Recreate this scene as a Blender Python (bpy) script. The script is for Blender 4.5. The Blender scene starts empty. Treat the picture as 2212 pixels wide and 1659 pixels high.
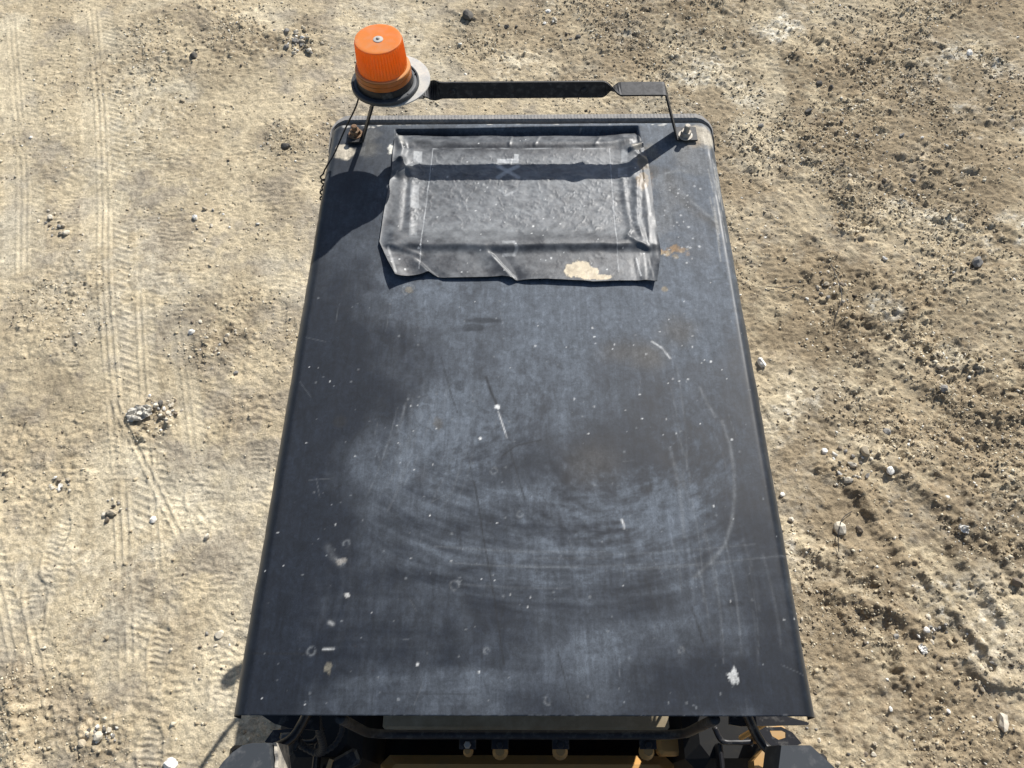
import bpy, bmesh, math, random
import numpy as np
from mathutils import Vector, Matrix

SC = bpy.context.scene
COL = SC.collection
RNG = np.random.default_rng(11)
random.seed(11)

# ------------------------------------------------------------------ camera
H = 2.10                                   # roof height above the ground
PITCH, YAW, ROLL = math.radians(60.50), math.radians(1.2155), math.radians(-1.1999)
CAM = np.array([-0.0048, -0.1464, H + 1.4213])
FPX, CX, CY, PW = 1640.0, 1106.0, 829.5, 2212.0      # focal length in the survey's pixels

def cam_axes():
    f = np.array([0, math.cos(PITCH), -math.sin(PITCH)])
    u = np.array([0, math.sin(PITCH), math.cos(PITCH)])
    r = np.array([1.0, 0, 0])
    c, s = math.cos(YAW), math.sin(YAW)
    z = np.array([[c, -s, 0], [s, c, 0], [0, 0, 1]])
    f, u, r = z @ f, z @ u, z @ r
    return r * math.cos(ROLL) + u * math.sin(ROLL), u * math.cos(ROLL) - r * math.sin(ROLL), f
AX_R, AX_U, AX_F = cam_axes()

def at(px, py, z):
    """survey pixel -> world point at height z"""
    d = AX_F + (px - CX) / FPX * AX_R - (py - CY) / FPX * AX_U
    t = (z - CAM[2]) / d[2]
    return CAM + t * d

cam = bpy.data.cameras.new('camera')
cam.sensor_fit = 'HORIZONTAL'; cam.sensor_width = 36.0
cam.lens = 36.0 * FPX / PW
cam.clip_start = 0.02; cam.clip_end = 1000
camo = bpy.data.objects.new('camera', cam); COL.objects.link(camo)
m = Matrix.Identity(4)
for i in range(3):
    m[i][0], m[i][1], m[i][2], m[i][3] = AX_R[i], AX_U[i], -AX_F[i], CAM[i]
camo.matrix_world = m
SC.camera = camo

# ------------------------------------------------------------------ sky, sun, exposure
SUNV = Vector((0.60, 1.06, 1.0)).normalized()
world = bpy.data.worlds.new('World'); SC.world = world; world.use_nodes = True
wn = world.node_tree.nodes; wl = world.node_tree.links
bg = wn['Background']; bg.inputs['Strength'].default_value = 0.085
sky = wn.new('ShaderNodeTexSky'); sky.sky_type = 'NISHITA'; sky.sun_disc = False
sky.sun_elevation = math.asin(SUNV.z)
sky.sun_rotation = math.atan2(SUNV.x, SUNV.y)
sky.dust_density = 1.2
wl.new(sky.outputs[0], bg.inputs[0])
sun = bpy.data.lights.new('sun', 'SUN'); sun.energy = 5.0; sun.angle = math.radians(0.55)
sun.color = (1.0, 0.97, 0.925)
suno = bpy.data.objects.new('sun', sun); COL.objects.link(suno)
suno.rotation_euler = SUNV.to_track_quat('Z', 'Y').to_euler()
suno.location = (6, 8, 12)
SC.view_settings.view_transform = 'Standard'; SC.view_settings.look = 'None'
SC.view_settings.exposure = 0.33; SC.view_settings.gamma = 1.0
SC.view_settings.use_curve_mapping = False

# ------------------------------------------------------------------ helpers
def tag(o, label=None, cat=None, group=None, kind=None):
    if label: o['label'] = label
    if cat: o['category'] = cat
    if group: o['group'] = group
    if kind: o['kind'] = kind
    return o

def link(o, parent=None):
    COL.objects.link(o)
    if parent is not None: o.parent = parent
    return o

def empty(name, loc, parent=None):
    o = bpy.data.objects.new(name, None); o.empty_display_size = 0.1
    o.location = loc
    return link(o, parent)

def mesh_obj(name, verts, faces, mat, parent=None, smooth=True, origin=None):
    me = bpy.data.meshes.new(name)
    v = np.asarray(verts, dtype=np.float64)
    if origin is not None: v = v - np.asarray(origin)
    me.from_pydata(v.tolist(), [], [list(map(int, f)) for f in faces])
    me.materials.append(mat)
    if smooth: me.polygons.foreach_set('use_smooth', np.ones(len(me.polygons), dtype=bool))
    me.update()
    o = bpy.data.objects.new(name, me)
    if origin is not None: o.location = origin
    return link(o, parent)

def grid_mesh(name, V, mat, parent=None, flip=False, smooth=True):
    """V: (n,m,3) array -> quad grid built fast"""
    n, m_ = V.shape[:2]
    me = bpy.data.meshes.new(name)
    me.vertices.add(n * m_)
    me.vertices.foreach_set('co', V.reshape(-1).astype(np.float32))
    i = np.arange(n - 1)[:, None] * m_ + np.arange(m_ - 1)[None, :]
    q = np.stack([i, i + 1, i + 1 + m_, i + m_], -1).reshape(-1, 4)
    if flip: q = q[:, ::-1]
    nf = len(q)
    me.loops.add(nf * 4); me.polygons.add(nf)
    me.loops.foreach_set('vertex_index', q.reshape(-1).astype(np.int32))
    me.polygons.foreach_set('loop_start', (np.arange(nf) * 4).astype(np.int32))
    me.polygons.foreach_set('use_smooth', np.full(nf, smooth))
    me.materials.append(mat)
    me.update(calc_edges=True)
    o = bpy.data.objects.new(name, me)
    return link(o, parent)

def set_color(me, name, rgb):
    a = me.color_attributes.new(name, 'FLOAT_COLOR', 'POINT')
    c = np.ones((len(me.vertices), 4), dtype=np.float32); c[:, :3] = rgb.reshape(-1, 3)
    a.data.foreach_set('color', c.reshape(-1))

def set_float(me, name, val):
    a = me.attributes.new(name, 'FLOAT', 'POINT')
    a.data.foreach_set('value', val.reshape(-1).astype(np.float32))

# ---- noise (hashed lattices)
def _hash(ix, iy, seed):
    h = (ix.astype(np.uint32) * np.uint32(374761393) + iy.astype(np.uint32) * np.uint32(668265263)
         + np.uint32((seed * 974634777) & 0xffffffff))
    h = (h ^ (h >> np.uint32(13))) * np.uint32(1274126177)
    h = (h ^ (h >> np.uint32(15))) * np.uint32(2246822519)
    return ((h ^ (h >> np.uint32(16))) & np.uint32(0xffffff)).astype(np.float64) / 16777215.0

def vn(x, y, seed):
    fx, fy = np.floor(x), np.floor(y)
    ix, iy = fx.astype(np.int64), fy.astype(np.int64)
    tx, ty = x - fx, y - fy
    tx = tx * tx * tx * (tx * (tx * 6 - 15) + 10); ty = ty * ty * ty * (ty * (ty * 6 - 15) + 10)
    a, b = _hash(ix, iy, seed), _hash(ix + 1, iy, seed)
    c, d = _hash(ix, iy + 1, seed), _hash(ix + 1, iy + 1, seed)
    return (a + (b - a) * tx) * (1 - ty) + (c + (d - c) * tx) * ty

def fbm(x, y, freq, octaves, seed, gain=0.5):
    s = 0.0; a = 1.0; t = 0.0
    for k in range(octaves):
        ang = 0.7 * k + 0.3 * seed
        ca, sa = math.cos(ang), math.sin(ang)
        s = s + a * vn((x * ca - y * sa) * freq + 17.3 * k, (x * sa + y * ca) * freq - 9.1 * k, seed + k * 7)
        t += a; a *= gain; freq *= 2.07
    return s / t

def worley(x, y, freq, seed):
    """distance to the nearest jittered cell point, and a random number of that cell"""
    x = x * freq; y = y * freq
    fx, fy = np.floor(x).astype(np.int64), np.floor(y).astype(np.int64)
    best = np.full(x.shape, 9.0); rnd = np.zeros(x.shape)
    for dx in (-1, 0, 1):
        for dy in (-1, 0, 1):
            cx, cy = fx + dx, fy + dy
            px = cx + 0.1 + 0.8 * _hash(cx, cy, seed); py = cy + 0.1 + 0.8 * _hash(cx, cy, seed + 1)
            d = (px - x) ** 2 + (py - y) ** 2
            k = d < best
            best = np.where(k, d, best); rnd = np.where(k, _hash(cx, cy, seed + 2), rnd)
    return np.sqrt(best), rnd

def sstep(a, b, x):
    t = np.clip((x - a) / (b - a), 0, 1)
    return t * t * (3 - 2 * t)

def lin(*c):
    c = np.array(c, dtype=float) / 255.0
    return np.where(c <= 0.04045, c / 12.92, ((c + 0.055) / 1.055) ** 2.4)

def seg_dist(X, Y, p, q):
    """distance to a segment, and the position along it (0..1)"""
    dx, dy = q[0] - p[0], q[1] - p[1]
    L2 = dx * dx + dy * dy + 1e-12
    t = np.clip(((X - p[0]) * dx + (Y - p[1]) * dy) / L2, 0, 1)
    return np.hypot(X - p[0] - t * dx, Y - p[1] - t * dy), t

def poly_dist(X, Y, pts):
    d = np.full(X.shape, 1e9)
    for a, b in zip(pts[:-1], pts[1:]):
        d = np.minimum(d, seg_dist(X, Y, a, b)[0])
    return d

# ---- materials
def new_mat(name):
    m_ = bpy.data.materials.new(name); m_.use_nodes = True
    nt = m_.node_tree
    return m_, nt, nt.nodes['Principled BSDF']

def attr_mat(name, rough=0.9, spec=0.2, bump=None, var=0.12, var_scale=120.0, rough_attr=False, bump_dist=0.002, coord='Object', stretch=(1, 1, 1), sheen=0.0, bump_scale=None):
    """colour from the 'Col' attribute, broken up by fine noise"""
    m_, nt, p = new_mat(name)
    N, L = nt.nodes, nt.links
    ca = N.new('ShaderNodeVertexColor'); ca.layer_name = 'Col'
    tc = N.new('ShaderNodeTexCoord')
    mp = N.new('ShaderNodeMapping'); mp.inputs['Scale'].default_value = stretch
    L.new(tc.outputs[coord], mp.inputs[0])
    nz = N.new('ShaderNodeTexNoise'); nz.inputs['Scale'].default_value = var_scale; nz.inputs['Detail'].default_value = 5
    nz.inputs['Roughness'].default_value = 0.65
    L.new(mp.outputs[0], nz.inputs['Vector'])
    mr = N.new('ShaderNodeMapRange'); mr.inputs[1].default_value = 0.25; mr.inputs[2].default_value = 0.75
    mr.inputs[3].default_value = 1 - var; mr.inputs[4].default_value = 1 + var
    L.new(nz.outputs[0], mr.inputs[0])
    mx = N.new('ShaderNodeVectorMath'); mx.operation = 'SCALE'
    L.new(ca.outputs[0], mx.inputs[0]); L.new(mr.outputs[0], mx.inputs['Scale'])
    L.new(mx.outputs[0], p.inputs['Base Color'])
    p.inputs['Roughness'].default_value = rough
    p.inputs['Specular IOR Level'].default_value = spec
    if sheen:
        p.inputs['Sheen Weight'].default_value = sheen; p.inputs['Sheen Roughness'].default_value = 0.55
        p.inputs['Sheen Tint'].default_value = (0.90, 0.95, 1.0, 1)
    if rough_attr:
        ra = N.new('ShaderNodeAttribute'); ra.attribute_name = 'rough'
        L.new(ra.outputs['Fac'], p.inputs['Roughness'])
    if bump:
        b = N.new('ShaderNodeBump'); b.inputs['Strength'].default_value = bump; b.inputs['Distance'].default_value = bump_dist
        n2 = N.new('ShaderNodeTexNoise'); n2.inputs['Scale'].default_value = bump_scale or var_scale * 1.3; n2.inputs['Detail'].default_value = 6
        n2.inputs['Roughness'].default_value = 0.7
        L.new(mp.outputs[0], n2.inputs['Vector']); L.new(n2.outputs[0], b.inputs['Height'])
        L.new(b.outputs[0], p.inputs['Normal'])
    return m_

def worn_mat(name, base, dust, amount=0.5, scale=25.0, rough=0.55, metallic=0.0, spec=0.4, bump=0.15):
    """a plain coat with patches of dust and small scuffs"""
    m_, nt, p = new_mat(name)
    N, L = nt.nodes, nt.links
    tc = N.new('ShaderNodeTexCoord')
    nz = N.new('ShaderNodeTexNoise'); nz.inputs['Scale'].default_value = scale; nz.inputs['Detail'].default_value = 8
    nz.inputs['Roughness'].default_value = 0.7
    L.new(tc.outputs['Object'], nz.inputs['Vector'])
    mr = N.new('ShaderNodeMapRange'); mr.inputs[1].default_value = 0.62 - 0.3 * amount; mr.inputs[2].default_value = 0.85 - 0.2 * amount
    L.new(nz.outputs[0], mr.inputs[0])
    mix = N.new('ShaderNodeMix'); mix.data_type = 'RGBA'
    mix.inputs[6].default_value = (*base, 1); mix.inputs[7].default_value = (*dust, 1)
    L.new(mr.outputs[0], mix.inputs[0]); L.new(mix.outputs[2], p.inputs['Base Color'])
    r2 = N.new('ShaderNodeMapRange'); r2.inputs[3].default_value = rough; r2.inputs[4].default_value = min(0.95, rough + 0.35)
    L.new(mr.outputs[0], r2.inputs[0]); L.new(r2.outputs[0], p.inputs['Roughness'])
    p.inputs['Metallic'].default_value = metallic
    p.inputs['Specular IOR Level'].default_value = spec
    b = N.new('ShaderNodeBump'); b.inputs['Strength'].default_value = bump; b.inputs['Distance'].default_value = 0.001
    L.new(nz.outputs[0], b.inputs['Height']); L.new(b.outputs[0], p.inputs['Normal'])
    return m_

M_GROUND = attr_mat('dirt', rough=0.95, spec=0.12, bump=0.9, var=0.30, var_scale=130.0, bump_dist=0.010, bump_scale=60.0)
M_STONE = attr_mat('stone', rough=0.9, spec=0.2, bump=0.4, var=0.15, var_scale=180.0, bump_dist=0.001)
M_ROOF = attr_mat('roof_coat', spec=0.30, sheen=0.10, bump=0.10, var=0.16, var_scale=150.0, rough_attr=True, bump_dist=0.0006, stretch=(1, 0.35, 1))
def add_grain(m_, sets):
    nt = m_.node_tree; N, L = nt.nodes, nt.links; p = N['Principled BSDF']
    src = p.inputs['Base Color'].links[0].from_socket
    tc = N.new('ShaderNodeTexCoord')
    for stretch, rot, scale, amp, lo, hi in sets:
        mp = N.new('ShaderNodeMapping'); mp.inputs['Scale'].default_value = stretch; mp.inputs['Rotation'].default_value = (0, 0, rot)
        nz = N.new('ShaderNodeTexNoise'); nz.inputs['Scale'].default_value = scale; nz.inputs['Detail'].default_value = 4; nz.inputs['Roughness'].default_value = .6
        nz.inputs['Distortion'].default_value = 1.2
        mr = N.new('ShaderNodeMapRange'); mr.inputs[1].default_value = lo; mr.inputs[2].default_value = hi
        mr.inputs[3].default_value = 1 - amp; mr.inputs[4].default_value = 1 + amp
        mx = N.new('ShaderNodeVectorMath'); mx.operation = 'SCALE'
        L.new(tc.outputs['Object'], mp.inputs[0]); L.new(mp.outputs[0], nz.inputs['Vector']); L.new(nz.outputs[0], mr.inputs[0])
        L.new(src, mx.inputs[0]); L.new(mr.outputs[0], mx.inputs['Scale']); src = mx.outputs[0]
    L.new(src, p.inputs['Base Color'])
add_grain(M_ROOF, (((1, .10, 1), .04, 75, .10, .36, .64), ((1, .16, 1), .65, 60, .09, .38, .62), ((1, .16, 1), -.5, 60, .08, .38, .62), ((1, 1, 1), 0, 38, .20, .36, .64), ((1, 1, 1), 0, 210, .22, .34, .66)))
add_grain(M_GROUND, (((1, 1, 1), 0, 1.6, .10, .35, .65), ((1, 1, 1), .7, 14, .12, .35, .65), ((1, 1, 1), .3, 60, .12, .35, .65)))
M_SHEET = attr_mat('rubber_sheet', spec=0.5, sheen=0.10, bump=0.16, var=0.12, var_scale=110.0, rough_attr=True, bump_dist=0.0012)
M_BLACK = worn_mat('black_paint', (0.012, 0.012, 0.014), (0.14, 0.13, 0.115), 0.30, 45, 0.40)
M_STRAP = worn_mat('strap_paint', (0.014, 0.014, 0.016), (0.10, 0.095, 0.09), 0.45, 70, 0.60)
M_RUBBER = worn_mat('rubber', (0.016, 0.016, 0.018), (0.05, 0.047, 0.043), 0.35, 60, 0.7)
M_TRIM = worn_mat('trim_rubber', (0.17, 0.168, 0.165), (0.34, 0.32, 0.29), 0.95, 90, 0.8)
M_LAMP = worn_mat('lamp_plastic', (0.040, 0.045, 0.050), (0.13, 0.13, 0.13), 0.35, 30, 0.55)
M_PLATE = worn_mat('pale_plate', (0.36, 0.36, 0.35), (0.60, 0.56, 0.48), 0.9, 35, 0.7)
M_SIDE = worn_mat('flaking_side', (0.10, 0.10, 0.10), (0.52, 0.47, 0.38), 0.95, 40, 0.7)
M_TAN = worn_mat('tan_paint', (0.46, 0.27, 0.10), (0.40, 0.29, 0.17), 0.5, 22, 0.5)
M_OLIVE = worn_mat('olive_panel', (0.24, 0.195, 0.125), (0.36, 0.31, 0.22), 0.5, 16, 0.75, spec=.15)
M_DECK = worn_mat('deck_paint', (0.56, 0.30, 0.09), (0.44, 0.27, 0.11), 0.5, 22, 0.5)
M_BUSH = worn_mat('bushing', (0.36, 0.21, 0.075), (0.27, 0.18, 0.09), 0.5, 60, 0.6)
M_STEEL = worn_mat('dusty_steel', (0.30, 0.29, 0.27), (0.46, 0.40, 0.31), 0.9, 90, 0.5, 0.3)
M_RUST = worn_mat('rusty_steel', (0.16, 0.085, 0.045), (0.38, 0.29, 0.19), 0.6, 120, 0.8)
M_WIRE = worn_mat('wire_sleeve', (0.012, 0.012, 0.013), (0.04, 0.038, 0.035), 0.3, 80, 0.5)
M_DARKFLOOR = worn_mat('dark_floor', (0.010, 0.010, 0.010), (0.03, 0.027, 0.022), 0.4, 30, 0.8)

def lens_mat(name, col, trans, rough, dusty=0.32):
    m_, nt, p = new_mat(name)
    N, L = nt.nodes, nt.links
    p.inputs['Base Color'].default_value = (*col, 1); p.inputs['Roughness'].default_value = rough
    p.inputs['Specular IOR Level'].default_value = 0.5
    tc = N.new('ShaderNodeTexCoord')
    nz = N.new('ShaderNodeTexNoise'); nz.inputs['Scale'].default_value = 42; nz.inputs['Detail'].default_value = 6
    L.new(tc.outputs['Object'], nz.inputs['Vector'])
    mr = N.new('ShaderNodeMapRange'); mr.inputs[1].default_value = 0.45; mr.inputs[2].default_value = 0.8
    mr.inputs[3].default_value = 0.0; mr.inputs[4].default_value = dusty
    L.new(nz.outputs[0], mr.inputs[0])
    mc = N.new('ShaderNodeMix'); mc.data_type = 'RGBA'
    mc.inputs[6].default_value = (*col, 1); mc.inputs[7].default_value = (0.80, 0.50, 0.30, 1)
    L.new(mr.outputs[0], mc.inputs[0]); L.new(mc.outputs[2], p.inputs['Base Color'])
    tr = N.new('ShaderNodeBsdfTranslucent'); tr.inputs[0].default_value = (*col, 1)
    mx = N.new('ShaderNodeMixShader'); mx.inputs[0].default_value = trans
    out = N['Material Output']
    L.new(p.outputs[0], mx.inputs[1]); L.new(tr.outputs[0], mx.inputs[2]); L.new(mx.outputs[0], out.inputs[0])
    return m_
M_LENS = lens_mat('amber_lens', (0.96, 0.34, 0.045), 0.60, 0.26)
M_CAP = lens_mat('amber_cap', (0.93, 0.36, 0.09), 0.48, 0.28, 0.65)
M_LEDGE = lens_mat('amber_ledge', (0.80, 0.42, 0.16), 0.35, 0.35)
M_LENS2 = lens_mat('amber_lens_low', (0.48, 0.17, 0.03), 0.35, 0.3)

# ---- simple shapes (lists of verts / faces that can be merged)
class Shape:
    def __init__(self): self.v = []; self.f = []
    def add(self, v, f):
        b = len(self.v); self.v += [tuple(map(float, p)) for p in v]; self.f += [tuple(i + b for i in g) for g in f]
        return self
    def box(self, c, s, rz=0.0, bev=0.0):
        hx, hy, hz = s[0] / 2, s[1] / 2, s[2] / 2
        b = min(bev, hx * .9, hy * .9, hz * .9)
        V = []; cr, sr = math.cos(rz), math.sin(rz)
        if b <= 0:
            P = [(x * hx, y * hy, z * hz) for z in (-1, 1) for x, y in ((-1, -1), (1, -1), (1, 1), (-1, 1))]
            Fc = [(3, 2, 1, 0), (4, 5, 6, 7)] + [(i, (i + 1) % 4, (i + 1) % 4 + 4, i + 4) for i in range(4)]
        else:
            ring = [(-hx, -hy + b), (-hx + b, -hy), (hx - b, -hy), (hx, -hy + b), (hx, hy - b), (hx - b, hy), (-hx + b, hy), (-hx, hy - b)]
            P = []
            for z, k in ((-hz, 1), (-hz + b, 0), (hz - b, 0), (hz, 1)):
                for x, y in ring:
                    P.append((x * (1 - k * b / hx), y * (1 - k * b / hy), z))
            Fc = [tuple(range(7, -1, -1)), tuple(range(24, 32))]
            for r in range(3):
                for i in range(8):
                    j = (i + 1) % 8; Fc.append((r * 8 + i, r * 8 + j, r * 8 + 8 + j, r * 8 + 8 + i))
        for x, y, z in P: V.append((c[0] + x * cr - y * sr, c[1] + x * sr + y * cr, c[2] + z))
        return self.add(V, Fc)
    def prism(self, poly, z0, z1, top_scale=1.0, bev=0.0):
        """poly: plan outline (counter-clockwise), z0 < z1"""
        n = len(poly); c = np.mean(np.array(poly), 0)
        rings = [(z0, 1.0)]
        if bev: rings += [(z1 - bev, top_scale), (z1, top_scale - bev * 4)]
        else: rings += [(z1, top_scale)]
        V = []; F_ = []
        for z, k in rings:
            V += [(c[0] + (p[0] - c[0]) * k, c[1] + (p[1] - c[1]) * k, z) for p in poly]
        for r in range(len(rings) - 1):
            F_ += [(r * n + i, r * n + (i + 1) % n, r * n + n + (i + 1) % n, r * n + n + i) for i in range(n)]
        F_ += [tuple(range(n - 1, -1, -1)), tuple(range((len(rings) - 1) * n, len(rings) * n))]
        return self.add(V, F_)
    def tube(self, path, r, n=10, rf=None, caps=True):
        P = [Vector(p) for p in path]; V = []; F_ = []
        up = Vector((0.13, 0.21, 0.97)).normalized(); prev = None
        for i, p in enumerate(P):
            t = (P[min(i + 1, len(P) - 1)] - P[max(i - 1, 0)]).normalized()
            a = prev - t * prev.dot(t) if prev is not None else up - t * up.dot(t)
            if a.length < 1e-4: a = Vector((1, 0, 0)) - t * t.x
            a.normalize(); prev = a; b = t.cross(a)
            rr = r if rf is None else rf(i)
            for k in range(n):
                th = 2 * math.pi * k / n
                V.append(p + a * (rr * math.cos(th)) + b * (rr * math.sin(th)))
        for i in range(len(P) - 1):
            for k in range(n):
                j = (k + 1) % n; F_.append((i * n + k, i * n + j, i * n + n + j, i * n + n + k))
        if caps: F_ += [tuple(range(n - 1, -1, -1)), tuple(range((len(P) - 1) * n, len(P) * n))]
        return self.add(V, F_)
    def lathe(self, prof, c, n=48, rf=None, axis=None):
        """prof: list of (r, z) from the top outside down"""
        V = []; F_ = []
        for i, (r, z) in enumerate(prof):
            for k in range(n):
                th = 2 * math.pi * k / n
                rr = r if rf is None else rf(i, k, r)
                V.append((rr * math.cos(th), rr * math.sin(th), z))
        for i in range(len(prof) - 1):
            for k in range(n):
                j = (k + 1) % n; F_.append((i * n + j, i * n + k, i * n + n + k, i * n + n + j))
        if axis is not None:
            R = Vector((0, 0, 1)).rotation_difference(Vector(axis)).to_matrix()
            V = [tuple(R @ Vector(p)) for p in V]
        V = [(p[0] + c[0], p[1] + c[1], p[2] + c[2]) for p in V]
        return self.add(V, F_)
    def build(self, name, mat, parent=None, smooth=False, angle=None):
        o = mesh_obj(name, self.v, self.f, mat, parent, smooth or angle is not None)
        if angle is not None:
            me = o.data
            bm = bmesh.new(); bm.from_mesh(me)
            bm.normal_update()
            for e in bm.edges:
                if len(e.link_faces) == 2 and e.calc_face_angle(0) > math.radians(angle): e.smooth = False
            bm.to_mesh(me); bm.free()
        return o

def smooth_path(pts, n=8):
    P = [Vector(p) for p in pts]; out = []
    for i in range(len(P) - 1):
        p0, p1, p2, p3 = P[max(i - 1, 0)], P[i], P[i + 1], P[min(i + 2, len(P) - 1)]
        for k in range(n):
            t = k / n
            out.append(0.5 * ((2 * p1) + (p2 - p0) * t + (2 * p0 - 5 * p1 + 4 * p2 - p3) * t * t + (3 * p1 - p0 - 3 * p2 + p3) * t ** 3))
    out.append(P[-1]); return out

# ================================================================== GROUND
def G(px, py): return at(px, py, 0.0)[:2]

ROUGH = [  # rough, clodded soil: centre pixel, radius in metres, weight
    (1900, 120, 1.3, .9), (1500, 60, 1.0, .8), (1150, 70, .8, .65), (2000, 420, .9, 1.0), (1760, 330, .7, .8), (1850, 680, .5, 1.1),
    (2080, 830, .5, 1.1), (1900, 900, .35, .9), (2150, 1000, .5, .8), (1800, 1240, .35, .8), (1960, 1330, .4, .8), (2150, 1200, .45, .8),
    (2000, 1560, .5, .8), (1850, 1480, .4, .5), (1700, 640, .3, .6), (640, 95, .35, .9), (300, 120, .5, .5), (620, 320, .25, .5), (760, 300, .35, .5),
    (330, 890, .18, .8), (500, 740, .35, .6), (110, 1000, .35, .4), (520, 900, .2, .5), (220, 1580, .16, .9), (20, 1540, .3, .7), (480, 60, .5, .6), (150, 650, .4, .4)]
DARK = [   # damp / darker soil
    (1850, 640, .34, .9), (1830, 760, .3, .8), (2090, 850, .26, .9), (2170, 700, .5, .45), (1960, 300, .9, .6), (1600, 80, .9, .65), (2120, 1170, .35, .8), (1980, 1520, .5, .5),
    (1300, 60, .9, .55), (1480, 260, .5, .5), (1720, 200, .6, .6), (1940, 1390, .12, .8), (1840, 1270, .22, .5), (1790, 620, .3, .6), (640, 100, .3, .55),
    (1010, 60, .4, .4), (60, 800, .45, .35), (250, 100, .35, .45), (460, 710, .3, .4), (500, 130, .4, .35), (1620, 640, .15, .7), (2090, 60, .5, .6)]
PALE = [   # whitish crust and dry dust
    (2130, 260, .34, .8), (1990, 350, .3, .8), (2090, 160, .5, .6), (1500, 150, .45, .5), (1120, 140, .26, .9), (1300, 50, .3, .5), (2060, 790, .14, 1.0), (2195, 500, .25, .9),
    (2030, 480, .22, .9), (1960, 470, .15, .7), (2150, 1350, .3, .6), (1685, 60, .22, .8), (1510, 180, .22, .8), (1600, 205, .2, .7), (240, 600, .5, .35), (240, 1200, .5, .3),
    (270, 250, .5, .35), (1790, 910, .14, .8), (1720, 880, .25, .5), (1690, 1180, .22, .5), (850, 60, .5, .4), (1900, 660, .12, .5), (1770, 20, .3, .5), (1230, 25, .2, .7)]

def blobs(X, Y, lst, wob):
    s = np.zeros(X.shape)
    for px, py, r, w in lst:
        c = G(px, py)
        d = np.hypot(X - c[0], (Y - c[1])) / r + wob
        s = np.maximum(s, w * (1 - sstep(0.35, 1.15, d)))
    return s

TRACKS = [  # tyre tracks: from pixel, to pixel, half width, depth, grooves
    ((287, 1659), (205, 20), 0.135, 1.0, 3), ((345, 1240), (300, 560), 0.07, .7, 2), ((120, 1600), (60, 1300), 0.06, .8, 2),
    ((25, 1420), (-30, 1140), .05, .7, 2), ((400, 1180), (250, 850), .07, .8, 2), ((420, 1000), (395, 700), .06, .5, 2),
    ((520, 1210), (415, 1090), .05, .7, 2), ((60, 700), (30, 30), .12, .6, 3), ((1880, 560), (1480, 150), .12, .5, 3),
    ((2140, 1560), (1690, 1010), .12, .55, 0), ((1670, 230), (1660, 10), .05, .8, 1)]
BOOTS = [  # boot prints: pixel, heading, strength
    (118, 1172, 0.0, 1.), (343, 1420, 0.1, .8), (75, 1310, .35, .7), (300, 1320, .05, .4), (505, 770, -.2, .5), (560, 1010, .25, .6), (150, 760, .5, .8),
    (470, 880, -.2, .35), (210, 590, .3, .4), (430, 1100, .4, .5), (440, 480, .1, .35), (1880, 1290, .3, .5), (1640, 900, .4, .4), (480, 1500, .1, .5), (325, 1640, .2, .6), (600, 690, .1, .5), (330, 370, .2, .3), (40, 1060, -.3, .4)]
RUTS = [  # rows of pushed-up clods on the right: pixel polyline, width, height
    ([(1795, 1270), (1870, 1305), (1950, 1335), (1990, 1350)], .035, .018), ([(1850, 1060), (1880, 1110), (1910, 1150), (1950, 1200)], .03, .012),
    ([(2060, 1180), (2110, 1260), (2160, 1330)], .03, .016), ([(2150, 1180), (2212, 1260)], .03, .016), ([(1990, 1240), (2060, 1330), (2120, 1400)], .022, .012),
    ([(2080, 1420), (2130, 1470), (2200, 1480)], .03, .02), ([(1930, 1380), (1960, 1480)], .025, .014), ([(1780, 1000), (1830, 1040), (1900, 1080)], .05, .010),
    ([(1800, 560), (1810, 680), (1870, 760)], .05, .016), ([(2000, 830), (2090, 880), (2212, 900)], .05, .018), ([(1920, 1000), (2080, 1120), (2212, 1180)], .04, .012),
    ([(1740, 1180), (1850, 1250)], .03, .010), ([(40, 1690), (20, 1500)], .04, .010)]

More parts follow.
